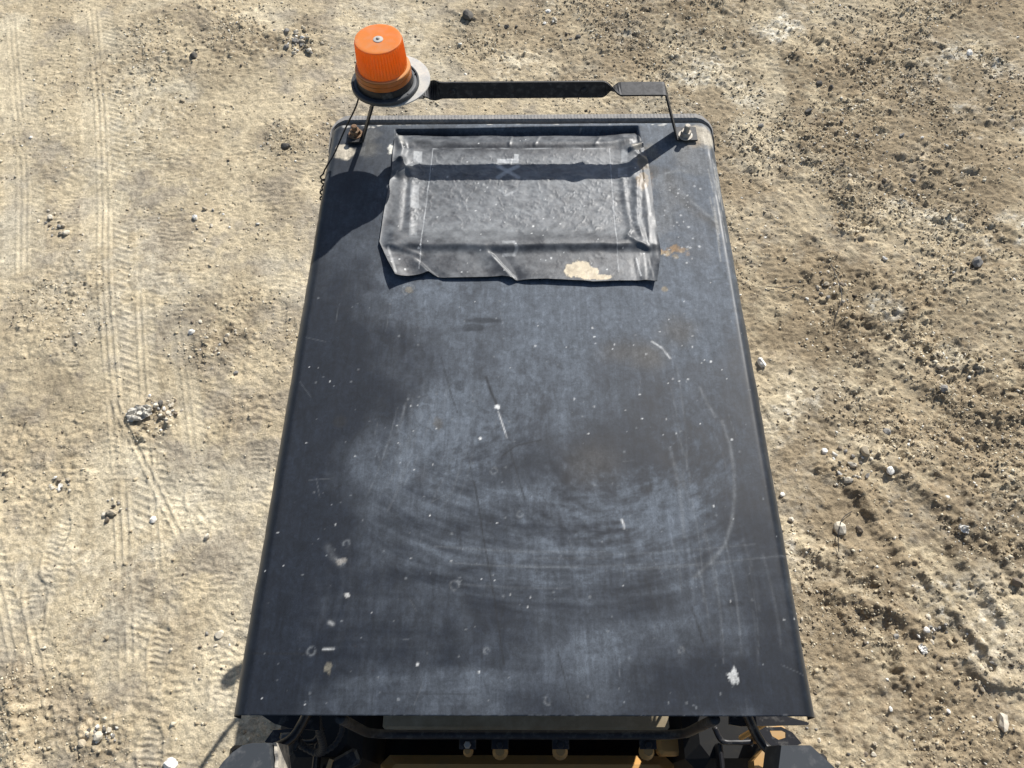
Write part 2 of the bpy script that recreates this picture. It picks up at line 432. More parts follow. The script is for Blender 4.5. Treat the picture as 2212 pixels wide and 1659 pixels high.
def ground_fields(X, Y, color=True):
    # full relief only round the machine, where the mesh is fine enough to carry it
    near = (1 - sstep(1.0, 1.12, np.abs(X) / (2.65 + .40 * np.clip(Y, -.45, 6.0)))) * sstep(-.62, -.45, Y) * (1 - sstep(6.0, 6.4, Y))
    wob = (fbm(X, Y, 3.1, 4, 5) - .5) * 1.5
    side = sstep(-0.2, 1.4, X - 0.10 * (Y - 2) + (fbm(X, Y, 1.3, 3, 3) - .5) * 1.2 + sstep(3.4, 4.6, Y) * .9)
    R = np.clip(np.maximum(blobs(X, Y, ROUGH, wob), .42 * side + .10 * sstep(2.5, 4.5, Y)), 0, 1)
    lowf = (fbm(X, Y, .9, 3, 21) - .5) * .05 * (1 - sstep(8, 14, np.hypot(X, Y)))
    smooth = np.ones(X.shape)
    z = lowf + (fbm(X, Y, 4.2, 3, 31) - .5) * (.012 + .026 * R)
    # tyre tracks and boot prints press the dust flat
    tr = np.zeros(X.shape); press = np.zeros(X.shape)
    for a, b, hw, dep, ng in TRACKS:
        p, q = G(*a), G(*b)
        d = q - p; L = np.hypot(*d); u = d / L
        al = (X - p[0]) * u[0] + (Y - p[1]) * u[1]; la = -(X - p[0]) * u[1] + (Y - p[1]) * u[0]
        la = la + .012 * np.sin(al * 2.1 + hw * 40)
        band = (1 - sstep(hw * .9, hw * 1.12, np.abs(la))) * sstep(-.05, .1, al) * (1 - sstep(L - .1, L + .05, al))
        fade = sstep(.30, .58, fbm(X + hw * 31, Y, 2.3, 3, 41)) * .8 + .2
        g = np.zeros(X.shape)
        if ng:
            for k in range(ng):
                off = (k - (ng - 1) / 2) * .034 + .006
                g = np.maximum(g, np.exp(-((la - off) / .0055) ** 2))
        lug = (np.abs(la) > hw * .38) * sstep(.3, .9, np.sin((al + np.abs(la) * .8) * 2 * math.pi / .048)) * .7
        tr += band * fade * dep * (g * .0095 + lug * .0075 - .0035) * (1 - .6 * R)
        press = np.maximum(press, band * fade * (1 - R) * .8)
    for px, py, hd, bs in BOOTS:
        c = G(px, py); ca, sa = math.cos(hd), math.sin(hd)
        k = (np.abs(X - c[0]) < .26) & (np.abs(Y - c[1]) < .26)
        if not k.any(): continue
        xx, yy = X[k], Y[k]
        bx = (xx - c[0]) * ca + (yy - c[1]) * sa; by = -(xx - c[0]) * sa + (yy - c[1]) * ca
        w = .048 + .008 * np.sin(by * 18)
        ins = (1 - sstep(.8, 1.05, np.sqrt((bx / w) ** 2 + (by / .145) ** 4)))
        rim = np.exp(-((np.sqrt((bx / w) ** 2 + (by / .145) ** 2) - 1.12) / .14) ** 2)
        saw = np.sin(by * 2 * math.pi / .026 + 2.2 * np.sin(bx * 55))
        brk = bs * (.3 + .7 * sstep(.36, .56, fbm(xx + px, yy, 9, 3, 47)))
        z[k] += brk * (-ins * (.007 - .0042 * saw) + rim * .0055)
        press[k] = np.maximum(press[k], ins * .75 * brk)
    for pts, w, hgt in RUTS:
        W_ = np.array([G(*p) for p in pts]); lo = W_.min(0) - 5 * w; hi = W_.max(0) + 5 * w
        k = (X > lo[0]) & (X < hi[0]) & (Y > lo[1]) & (Y < hi[1])
        if not k.any(): continue
        dd = poly_dist(X[k], Y[k], list(W_))
        n_ = .45 + 1.1 * fbm(X[k], Y[k], 17, 3, 63)
        z[k] += hgt * n_ * np.exp(-(dd / w) ** 2) - .5 * hgt * np.exp(-((dd - 2.1 * w) / w) ** 2)
        R[k] = np.maximum(R[k], .95 * np.exp(-(dd / (1.5 * w)) ** 2))
    rel = 1 - .75 * press
    # clods: three sizes of half-buried lumps
    mot = fbm(X, Y, 7.5, 3, 77)
    f1, r1 = worley(X + .02 * wob, Y, 9.0, 101)
    f2, r2 = worley(X, Y + .01 * wob, 22.0, 111)
    f3, r3 = worley(X, Y, 44.0, 121)
    c1 = np.sqrt(np.clip(1 - (f1 / .50) ** 2, 0, 1)) * sstep(.62, 1., r1)
    c2 = np.sqrt(np.clip(1 - (f2 / .55) ** 2, 0, 1)) * sstep(.35, 1., r2)
    c3 = np.sqrt(np.clip(1 - (f3 / .60) ** 2, 0, 1)) * sstep(.2, 1., r3)
    z += rel * (c1 * .024 * R ** 1.6 + c2 * (.0025 + .013 * R) * sstep(.3, .6, mot) + c3 * (.0022 + .0065 * R))
    # tread-rippled crust on the dusty side, in broken patches
    wv = np.sin((Y + .1 * X) * 2 * math.pi / .034 + 16.0 * (fbm(X, Y, 7, 3, 91) - .5) + 5 * fbm(X, Y, 26, 2, 93))
    z += rel * (1 - R) * .0020 * wv * sstep(.50, .60, fbm(X, Y, 6.5, 3, 95))
    cr = np.abs(fbm(X, Y, 14, 4, 71, .6) - .5) * 2            # crumbled relief
    z += rel * ((.5 - cr) * (.0065 + .0165 * R) + (fbm(X, Y, 40, 3, 81, .7) - .5) * (.009 + .014 * R))
    z += tr
    z = (z - lowf) * near + lowf
    if not color: return z, R, press, None
    # colours
    big = fbm(X, Y, 1.1, 5, 201, .6); mid = fbm(X, Y, 6.0, 5, 211, .62); fine = fbm(X, Y, 34, 4, 221, .7)
    tan = lin(199, 184, 154); brown = lin(156, 140, 114); dark = lin(96, 86, 72); pale = lin(226, 216, 190); white = lin(226, 224, 216); grey = lin(158, 149, 134)
    def mixc(c, k, t): return c + (k - c) * t[..., None]
    C = np.broadcast_to(tan, X.shape + (3,)).copy()
    C = mixc(C, grey, .75 * sstep(.42, .62, mid * .6 + big * .4)); C = mixc(C, brown, .30 * sstep(.48, .60, fbm(X, Y, 3.6, 5, 235, .65)))
    C = mixc(C, brown, np.clip(.85 * R * sstep(.36, .58, mid * .4 + fine * .6) + .42 * side * sstep(.36, .60, mid * .3 + fine * .7), 0, 1))
    dk = blobs(X, Y, DARK, wob)
    C = mixc(C, dark, np.clip(dk * sstep(.36, .60, mid * .4 + fine * .6) * .78, 0, 1))
    pl = blobs(X, Y, PALE, wob)
    C = mixc(C, pale, np.clip(pl * sstep(.38, .60, mid * .5 + fine * .5) * .85, 0, 1))
    C = mixc(C, white, np.clip(pl * (X > .6) * sstep(.52, .66, fine * .6 + mid * .4) * .6, 0, 1))
    C = mixc(C, pale, .28 * press * (1 - R))
    C = mixc(C, pale, .28 * sstep(.55, .75, fbm(X, Y, 2.2, 4, 231)))
    bl = fbm(X, Y, 2.7, 5, 233, .62)                      # broad uneven patches on the churned side
    C = mixc(C, brown, np.clip(side * .80 * sstep(.47, .60, bl), 0, 1)); C = mixc(C, tan, np.clip(side * .40 * (1 - sstep(.38, .47, bl)) * (1 - .6 * dk), 0, 1))
    C = mixc(C, dark, np.clip(side * .35 * sstep(.60, .72, bl) * sstep(.42, .6, fine), 0, 1))
    # little lumps and grit keep their own tone
    tone = (r3 - .5) * .5 * sstep(.1, .5, c3) + (r2 - .5) * .45 * sstep(.1, .5, c2) * (.3 + R)
    C = C * (1 + tone * (.35 + .65 * R))[..., None]
    C = mixc(C, dark, .28 * R * sstep(.62, .78, fbm(X, Y, 60, 3, 241, .7)))
    C *= (.72 + .56 * fine)[..., None]
    C = mixc(C, np.array(tan * .93), 1 - near)
    return z, R, press, np.clip(C * .86, .015, .8)

def build_ground():
    ys = [-.45]; 
    while ys[-1] < 6.0: ys.append(ys[-1] + .0052 + .00085 * max(0, ys[-1]))
    out = []; d = .05; v = 6.0
    while v < 220: v += d; d *= 1.5; out.append(v)
    inn = []; d = .05; v = -.45
    while v > -220: v -= d; d *= 1.5; inn.append(v)
    y = np.array(inn[::-1] + ys + out)
    s = np.linspace(-1, 1, 900); e = []; d = .02; v = 1.0
    while v < 60: v += d; d *= 1.55; e.append(v)
    e = np.array(e); s = np.concatenate([-e[::-1], s, e])
    hw = 2.65 + .40 * np.clip(y, -.45, 6.0)
    X = s[None, :] * hw[:, None]; Y = np.repeat(y[:, None], len(s), 1)
    z, R, press, C = ground_fields(X, Y)
    o = grid_mesh('ground', np.stack([X, Y, z], -1), M_GROUND)
    set_color(o.data, 'Col', C)
    tag(o, 'dry tan dirt yard with tyre tracks, clods and boot prints', None, None, 'structure')
    return o
build_ground()

# ================================================================== MACHINE
machine = empty('work_machine', (0, 0.75, 0))
tag(machine, 'machine with a scuffed black canopy roof, orange beacon and torn rubber sheet', 'machine')
MO = np.array([0, 0.75, 0.0])
class Part(Shape):
    """shape in world coordinates, stored relative to the machine's base"""
    def build(self, name, mat, parent=None, **k):
        if parent is None: parent = machine
        self.v = [(p[0] - MO[0], p[1] - MO[1], p[2] - MO[2]) for p in self.v]
        return Shape.build(self, name, mat, parent, **k)

def RP(px, py, dz=0.0): return at(px, py, H + dz)

# ---------------------------------------------------------------- roof sheet
RW, RL = 1.016, 1.470
ROLL_R, CORN = 0.026, 0.036
def z7(zx, zy): return (548.6 + zx / 2.016, 603.5 + zy / 2.016)
def z8(zx, zy): return (493.7 + zx / 1.680, 1042.3 + zy / 1.680)

# opening under the rubber sheet (plan, world): sunk tray in the roof
TRAY = [RP(*p)[:2] for p in ((860, 536), (1418, 545), (1378, 272), (855, 279))]

def quad_sdf(X, Y, q):
    d = np.full(X.shape, -1e9)
    for a, b in zip(q, q[1:] + q[:1]):
        ex, ey = b[0] - a[0], b[1] - a[1]; L = math.hypot(ex, ey)
        d = np.maximum(d, ((X - a[0]) * ey - (Y - a[1]) * ex) / L)
    return d            # negative inside

def roof_paint(X, Y):
    """base colour and roughness of the scuffed roof, X across, Y along"""
    b = fbm(X, Y, 2.6, 5, 301, .55); b2 = fbm(X, Y, 9, 4, 305, .6)
    wp = (fbm(X, Y, 5, 3, 309) - .5); wq = (fbm(X, Y, 3, 3, 310) - .5)
    def streak(u, v, fu, fv, seed):      # long thin marks, never on a shared grid
        s_ = 0
        for k_, (a_, g_) in enumerate(((1, 1), (.7, 2.3), (.5, 4.7), (.35, 9.1))):
            s_ = s_ + a_ * vn(u * fu * g_ + 5.1 * k_ + 3.7 * vn(v * fv * 2, u * 3, seed + 50), v * fv * (1 + .4 * k_) + 1.7 * k_ + .8 * u * fu, seed + k_)
        return s_ / 2.55
    st = streak(X + .05 * wp, Y + .3 * wq, 34, 3.2, 311)  # streaks along the roof
    stx = streak(Y + .04 * wp, X + .3 * wq, 40, 2.6, 315) # streaks across
    fine = fbm(X, Y, 90, 3, 321, .65)
    farm = sstep(.75, 1.30, Y)
    dust = .13 + .36 * sstep(.38, .66, b) + .24 * (st - .5) * (1 - .3 * farm) + .62 * (b2 - .5) + .25 * (fbm(X, Y, 34, 3, 307, .6) - .5)
    dust += .38 * (stx - .5) * (1 - sstep(.1, .5, Y))
    # wiped swirls
    for (px, py), rmax, amp, seed, a0, a1 in (((1330, 930), .32, .62, 331, -2.9, .4), ((985, 850), .26, .62, 335, -2.0, .8), ((1290, 1010), .26, .50, 337, -3.1, .1)):
        c = RP(px, py); dx, dy = X - c[0], Y - c[1]; r = np.hypot(dx, dy * 1.05); th = np.arctan2(dy, dx)
        ring = fbm(r * 3.0, th * .25 + 3, 26, 4, seed, .65)
        mk = sstep(.05, .12, r) * (1 - sstep(rmax * .6, rmax, r)) * sstep(a0, a0 + .5, th) * (1 - sstep(a1 - .5, a1, th))
        dust += amp * 2 * (ring - .5) * mk
    c = RP(1200, 560); dx, dy = X - c[0], Y - c[1]; r = np.hypot(dx, dy)
    for r0, r1, amp in ((.56, .86, 1.0),):
        ring = fbm(r * 3.2, np.arctan2(dx, -dy) * .3, 24, 4, 341, .65)
        mk = sstep(r0, r0 + .05, r) * (1 - sstep(r1 - .08, r1, r)) * (1 - sstep(.30, .42, np.abs(dx)))
        dust += amp * (ring - .45) * mk
    # dust gathered below the sheet, cleaner left strip
    dust += .30 * np.exp(-((Y - .93) / .07) ** 2) * sstep(.40, .62, fbm(X, Y, 30, 4, 351, .6)) * (1 - sstep(.38, .46, np.abs(X - .05)))
    dust += .10 * np.exp(-((Y - .96) / .16) ** 2)
    dust -= .22 * (1 - sstep(-.46, -.33, X))
    dust -= .16 * np.exp(-(((X + .36) / .12) ** 2 + ((Y - .62) / .30) ** 2))
    dust -= .15 * sstep(.40, .47, X) * (1 - farm)
    dust -= .14 * np.exp(-(((X - .12) / .22) ** 2 + ((Y - .47) / .07) ** 2))
    dust -= .12 * np.exp(-(((X + .2) / .3) ** 2 + ((Y - .16) / .09) ** 2))
    dust += .24 * farm * sstep(.1, .42, X) + .24 * farm + .46 * sstep(.30, .85, Y) * sstep(-.46, -.20, X) * (.15 + 1.6 * fbm(X, Y, 13, 5, 361, .7))
    # broad soft smears: lighter and darker than their surroundings
    for px, py, rx, ry, rot, amp in ((930, 890, .035, .16, -.45, .42), (985, 940, .05, .13, -.35, .34), (880, 960, .03, .13, -.2, .26), (1430, 1115, .10, .05, .1, .42), (1470, 1180, .035, .12, 0, .34),
                                     (1330, 1395, .16, .035, .25, .36), (1090, 1075, .13, .022, .1, .32), (1290, 1215, .22, .03, 0, .18), (790, 1000, .03, .14, 0, .22), (1180, 670, .28, .05, 0, .30),
                                     (1480, 680, .09, .10, 0, .20), (1120, 1475, .26, .022, 0, .24), (1580, 1300, .03, .14, 0, .22), (1240, 860, .05, .16, -.1, .22), (1120, 780, .035, .14, .05, .22), (1150, 1250, .2, .02, -.1, .16),
                                     (1330, 965, .13, .06, .1, -.42), (1400, 800, .08, .06, 0, -.14), (1085, 1335, .07, .035, -.2, -.36), (690, 1290, .12, .13, 0, -.30), (640, 1000, .07, .30, 0, -.34), (980, 1245, .16, .022, .05, -.26),
                                     (850, 1410, .22, .05, 0, -.20), (1640, 1330, .05, .22, 0, -.22), (850, 740, .06, .07, 0, -.30), (1130, 905, .03, .05, 0, -.18), (1560, 1480, .14, .04, 0, -.26), (600, 1480, .1, .06, 0, -.2), (760, 860, .05, .10, 0, -.24)):
        c = RP(px, py); cr_, sr_ = math.cos(rot), math.sin(rot)
        dx, dy = X - c[0] + .03 * wp, Y - c[1] + .03 * wq
        u_, v_ = (dx * cr_ + dy * sr_) / rx, (-dx * sr_ + dy * cr_) / ry
        brush = streak(dx * cr_ + dy * sr_, -dx * sr_ + dy * cr_, 60, 4, 371) if ry > rx else streak(-dx * sr_ + dy * cr_, dx * cr_ + dy * sr_, 60, 4, 373)
        dust += amp * np.exp(-(u_ * u_ + v_ * v_) ** 1.2) * (.45 + 1.1 * brush)
    dust = np.clip(dust, 0, 1)
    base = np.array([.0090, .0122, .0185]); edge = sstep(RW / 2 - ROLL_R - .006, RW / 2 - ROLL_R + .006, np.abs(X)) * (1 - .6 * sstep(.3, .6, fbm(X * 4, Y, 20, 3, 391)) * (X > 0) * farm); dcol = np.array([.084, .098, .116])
    C = base + (dcol - base) * (dust ** 1.5)[..., None]
    C *= (.85 + .3 * fine)[..., None]
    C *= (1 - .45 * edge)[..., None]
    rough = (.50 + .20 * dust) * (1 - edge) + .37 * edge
    def mixin(k, mask, col, rgh=None):
        C[k] = C[k] + (np.array(col) - C[k]) * mask[..., None]
        if rgh is not None: rough[k] = rough[k] + (rgh - rough[k]) * mask
    def win(lo, hi):
        i0, i1 = np.searchsorted(Y[:, 0], lo[1]), np.searchsorted(Y[:, 0], hi[1])
        j0, j1 = np.searchsorted(X[0], lo[0]), np.searchsorted(X[0], hi[0])
        return np.s_[i0:i1, j0:j1]
    def spot(p, r, col, a=1.0, soft=.5, sq=1.0, irregular=0.0, rgh=.8):
        c = RP(*p)[:2]; e = np.array([r * 2.6, r * 2.6 / min(sq, 1.0)])
        k = win(c - e, c + e)
        xx, yy = X[k], Y[k]
        if xx.size == 0: return
        dd = np.hypot(xx - c[0], (yy - c[1]) * sq) / r
        if irregular: dd = dd + (fbm(xx, yy, .9 / r, 4, int(p[0]) + 3, .65) - .5) * 2 * irregular
        mixin(k, a * (1 - sstep(1 - soft, 1 + soft * .3, dd)), col, rgh)
    def ring(p, r, col, a):
        c = RP(*p)[:2]; k = win(c - r * 2, c + r * 2)
        if X[k].size == 0: return
        d = np.hypot(X[k] - c[0], Y[k] - c[1])
        mixin(k, a * .5 * np.exp(-((d - r * (.8 + .5 * fbm(X[k], Y[k], .5 / r, 2, int(p[1])))) / .0020) ** 2) * sstep(.25, .55, fbm(X[k], Y[k], 1.1 / r, 2, int(p[0]))), col)
    def stroke(pts, w, col, a, breakup=0.0, seed=0):
        W_ = [RP(*p)[:2] for p in pts]
        k = win(np.min(W_, 0) - 4 * w, np.max(W_, 0) + 4 * w)
        if X[k].size == 0: return
        v = a * np.exp(-(poly_dist(X[k], Y[k], W_) / w) ** 2)
        if breakup: v = v * (1 - breakup * sstep(.45, .6, fbm(X[k], Y[k], 60, 3, 401 + seed, .6)))
        mixin(k, v, col)
    WH = (.62, .62, .60); PG = (.20, .21, .215); DK = (.010, .011, .013); BR = (.075, .068, .058)
    # brownish faded stains
    for p, r, a, sq in (((1400, 770), .055, .6, 1.2), ((1460, 715), .05, .6, 1.0), ((1280, 1000), .07, .35, 1.2), ((1330, 760), .05, .4, 1.4)):
        spot(p, r, BR, a, .9, sq, .35, None)
    spot(z7(800, 628), .013, BR, .6, .5, .8, .5); spot(z7(730, 850), .016, (.03, .03, .032), .4, .7, .8, .5); spot(z7(375, 620), .016, DK, .7, .6)
    spot(z7(890, 463), .012, DK, .4, .7, .7, .5); spot(z7(960, 210), .03, DK, .6, .4, 2.5, .3); spot(z7(1010, 178), .05, DK, .6, .4, 6, .3)
    spot(z8(1655, 555), .016, DK, .45, .6, .7, .9); spot(z8(1840, 440), .02, DK, .5, .4, 3)
    # scratches and cracks
    for pts, w, a in (((z8(893, 0), z8(925, 200), z8(965, 420), z8(1000, 660)), .0016, .75), ((z8(1680, 450), z8(1735, 615)), .0016, .7),
                      ((z8(1195, 615), z8(1247, 815)), .0014, .7), ((z8(1510, 340), z8(1560, 480)), .0020, .5), ((z8(80, 620), z8(320, 622)), .002, .7),
                      ((z7(1010, 425), z7(1032, 490), z7(1060, 548)), .0032, .9), ((z7(1110, 720), z7(1180, 960)), .0016, .7), ((z7(815, 340), z7(850, 470), z7(885, 580)), .0014, .6),
                      ((z7(1080, 770), z7(1140, 725), z7(1250, 700)), .0018, .8), ((z8(560, 765), z8(700, 765), z8(900, 770)), .0014, .5), ((z7(930, 760), z7(980, 990)), .0012, .6),
                      ((z8(840, 180), z8(845, 250)), .002, .4)):
        stroke(pts, w, DK, a)
    for pts, w, a in ((((1408, 738), (1430, 752), (1448, 775)), .0019, .65), (((1512, 838), (1530, 875), (1545, 900)), .003, .35), (((1560, 910), (1577, 960), (1586, 1020), (1586, 1080), (1580, 1130), (1564, 1180), (1535, 1215), (1500, 1248)), .0036, .34),
                      ((z7(1064, 575), z7(1085, 640), z7(1102, 690)), .0014, .7), ((z8(1427, 135), z8(1433, 150), z8(1436, 165)), .0018, .9), ((z8(345, 605), z8(382, 604)), .0018, .8),
                      ((z8(360, 235), z8(380, 270), z8(410, 295)), .006, .35), ((z8(368, 508), z8(378, 514)), .003, .8)):
        stroke(pts, w, WH if a > .6 else PG, a, .45)
    for k in range(12):       # faint arcs left by wiping
        x0 = 900 + RNG.random() * 560; y0 = 1165 + RNG.random() * 90; L = 120 + RNG.random() * 260
        pts = [(x0 + t * L, y0 + 34 * math.sin(math.pi * (.15 + .7 * ((x0 - 880 + t * L) / 700))) - 18) for t in np.linspace(0, 1, 7)]
        stroke(pts, .0013 + .0014 * RNG.random(), PG if RNG.random() < .6 else DK, .10 + .16 * RNG.random())
    for k in range(46):       # sweeping strokes, left of the middle and on the right
        if k % 2: x0, y0, dx, dy = 850 + RNG.random() * 190, 800 + RNG.random() * 180, -(25 + RNG.random() * 55), 90 + RNG.random() * 110
        else: x0, y0, dx, dy = 1440 + RNG.random() * 230, 780 + RNG.random() * 480, 8 + RNG.random() * 26, 110 + RNG.random() * 160
        pts = [(x0 + t * dx + 10 * math.sin(2.4 * t), y0 + t * dy) for t in np.linspace(0, 1, 5)]
        stroke(pts, .0012 + .0030 * RNG.random() ** 2, PG, .05 + .16 * RNG.random(), .6, k)
    for k in range(90):
        x0, y0 = 560 + RNG.random() * 1150, 640 + RNG.random() * 880; t = RNG.normal(0, .35) + math.pi / 2 * (RNG.random() < .75); L = 10 + RNG.random() * 50
        stroke([(x0, y0), (x0 + L * math.cos(t), y0 + L * math.sin(t))], .0009, PG if RNG.random() < .5 else DK, .2)
    # paint and lime specks
    dots = [(1474, 211, 3), (1482, 250, 2.4), (1488, 278, 2.2), (1225, 288, 2.8), (1238, 202, 2), (1361, 296, 1.8), (1562, 303, 1.8), (1570, 283, 2), (1655, 287, 2), (1707, 326, 2.8), (1767, 229, 2.4),
            (1805, 175, 1.8), (1872, 98, 2), (1989, 17, 2.4), (1910, 247, 2), (1865, 289, 1.6), (1908, 295, 2.2), (1950, 366, 2.6), (1989, 360, 2.2), (2038, 395, 2), (1960, 353, 1.8), (1852, 443, 2.6), (1803, 453, 2.4),
            (1824, 433, 1.8), (1890, 436, 1.8), (2058, 435, 1.6), (1680, 500, 2), (1618, 570, 2), (1796, 609, 2.4), (1690, 607, 1.8), (1943, 630, 1.8), (1480, 554, 1.8), (1457, 672, 2.4), (1840, 670, 1.8), (1780, 675, 1.8),
            (1332, 670, 1.8), (2081, 698, 2), (683, 552, 1.8), (714, 547, 1.8), (628, 712, 2), (795, 649, 2.2), (693, 661, 1.6), (780, 806, 1.8), (698, 828, 1.8), (636, 797, 1.5), (961, 97, 2), (895, 118, 1.8), (1115, 384, 1.8),
            (240, 383, 1.5), (280, 385, 1.5), (332, 445, 1.5), (441, 768, 1.6), (227, 712, 1.8), (622, 636, 1.6), (1325, 855, 1.6), (1395, 521, 2.4), (985, 693, 3.4)]
    for zx, zy, r in dots: spot(z7(zx, zy), r * (.0007 + .0006 * RNG.random()), WH, .45 + .5 * RNG.random(), .5, .7 + .6 * RNG.random(), .35)
    for zx, zy, r in ((180, 183, 2), (388, 152, 1.8), (134, 320, 2), (200, 304, 2.2), (662, 274, 2.4), (808, 285, 2.4), (520, 471, 1.8), (918, 351, 2), (965, 356, 2), (1097, 416, 1.8), (1022, 407, 2.2), (1085, 451, 1.8),
                      (1430, 374, 1.8), (1830, 134, 2.4), (1760, 86, 2), (2016, 497, 2), (2058, 492, 2), (276, 806, 2.2), (121, 783, 2), (975, 146, 1.8), (730, 119, 1.6), (1822, 432, 2.4), (685, 660, 2.4), (908, 688, 3)):
        spot(z8(zx, zy), r * (.0007 + .0006 * RNG.random()), WH, .4 + .5 * RNG.random(), .5, .7 + .6 * RNG.random(), .35)
    for zx, zy, r in ((820, 375, 9), (1058, 115, 6), (428, 220, 6), (1160, 790, 6.5), (840, 352, 3.5), (935, 610, 4), (1643, 608, 5), (300, 612, 7)):
        ring(z8(zx, zy), r * .00095, PG, .8)
    ring(z7(1045, 832), .006, PG, .8)
    for k in range(260):      # faint drops everywhere, thicker near the sheet
        x0 = 540 + RNG.random() * 1180; y0 = 640 + (RNG.random() ** 1.3) * 890
        spot((x0, y0), .0011 + .0022 * RNG.random() ** 2, PG, .25 + .4 * RNG.random(), .5)
    spot(z7(1062, 556), .0060, WH, 1, .4, 1, .5); spot(z8(432, 407), .0085, (.5, .49, .46), .9, .4, 1.2, 1.2); spot(z8(1834, 697), .0085, (.45, .45, .43), .85, .4, .8, 1.5); spot(z8(1840, 722), .0065, (.45, .45, .43), .85, .4, 1, 1.4)
    spot(z8(362, 672), .007, (.22, .20, .15), .7, .5, .8, .9); spot(z8(405, 288), .009, (.26, .24, .21), .6, .6, 1.2, 1.2)
    for k in range(70):                       # worn front edge
        zx = 30 + RNG.random() * 2060
        spot(z8(zx, 848 - 3 * RNG.random() ** 2), .0016 + .0045 * RNG.random() ** 2, (.20, .20, .195), .25 + .5 * RNG.random(), .7, 2.0 + 2 * RNG.random(), .6)
    # tan knock-outs beside the sheet
    spot(z7(675, 45), .0105, (.17, .155, .125), .8, .4, 1.0, .5); ring(z7(675, 45), .0125, (.24, .25, .25), .8)
    spot(z7(1788, 43), .008, (.24, .20, .14), .8, .4, 1, .3)
    # rust and peeled spots at the far end
    OR = (.33, .20, .085); TN = (.50, .44, .34)
    for dx, r, a in ((-28, .012, .7), (-14, .015, .85), (2, .015, .85), (16, .011, .7), (28, .007, .6)):
        spot((1456 + dx, 545 + RNG.normal(0, 3)), r, OR, a, .6, 1.3, 1.3); spot((1456 + dx, 544 + RNG.normal(0, 4)), r * .6, (.42, .33, .20), .6, .6, 1.3, 1.2)
    spot((745, 332), .028, TN, .95, .25, 1.2, .55); spot((740, 318), .016, TN, .9, .3, 1.3, .5); spot((846, 322), .010, (.7, .68, .6), .95, .3, .55, .5)
    spot((1512, 287), .026, TN, .75, .5, 1.1, .8); spot((1495, 305), .022, OR, .35, .6, 1.1, .6); spot((1395, 385), .020, OR, .55, .5, .5, .7); spot((1412, 372), .022, BR, .6, .6, .8, .6)
    spot((1430, 395), .03, PG, .5, .5, .8, .6)
    stroke(((1440, 372), (1446, 400), (1470, 430), (1510, 462), (1546, 488)), .016, (.055, .052, .048), .75, .3, 3)
    stroke(((1438, 375), (1470, 368), (1486, 372)), .004, PG, .8, .3, 5); stroke(((1446, 396), (1500, 440), (1545, 478)), .004, PG, .6, .5, 6)
    for p_, r_, c_, a_, sq_ in (((1508, 292), .038, (.36, .31, .235), .75, 1.0), ((1488, 306), .030, (.26, .20, .13), .55, 1.1), ((1528, 300), .020, (.48, .43, .34), .8, .6), ((1470, 330), .030, (.19, .185, .17), .5, .8), ((1500, 350), .045, (.15, .15, .145), .55, .8),
                                 ((1455, 420), .05, (.13, .132, .132), .6, .7), ((1430, 470), .035, (.16, .16, .155), .5, .6), ((1500, 520), .05, (.12, .122, .125), .45, .7), ((1410, 330), .022, (.20, .17, .12), .5, .7), ((790, 325), .03, (.14, .135, .12), .5, 1.0), ((800, 290), .025, (.13, .13, .125), .5, 1.2)):
        spot(p_, r_ * 1.15, c_, a_, .7, sq_, .8)
    for k in range(16):
        x0 = 1545 + RNG.normal(0, 8); y0 = 330 + RNG.random() * 140
        stroke([(x0, y0), (x0 + 12, y0 + 40 + RNG.random() * 60)], .0018, (.34, .33, .30), .5, .4, k)
    for k in range(40):       # drips and specks on the right of the sheet
        spot((1425 + RNG.random() * 90, 400 + RNG.random() * 170), .0012 + .0028 * RNG.random() ** 2, WH, .55, .4)
    for k in range(26):       # pale scabs along the far edge
        x0 = 770 + RNG.random() * 720
        spot((x0, 263 + RNG.normal(0, 3)), .003 + .007 * RNG.random() ** 2, (.42, .41, .38), .8, .4, 2.0, .6)
    for k in range(10):
        spot((742 + RNG.random() * 80, 266 + RNG.random() * 10), .004 + .006 * RNG.random(), (.42, .40, .36), .7, .4, 1.6, .7)
    return np.clip(C, .004, .8), np.clip(rough, .25, .95)

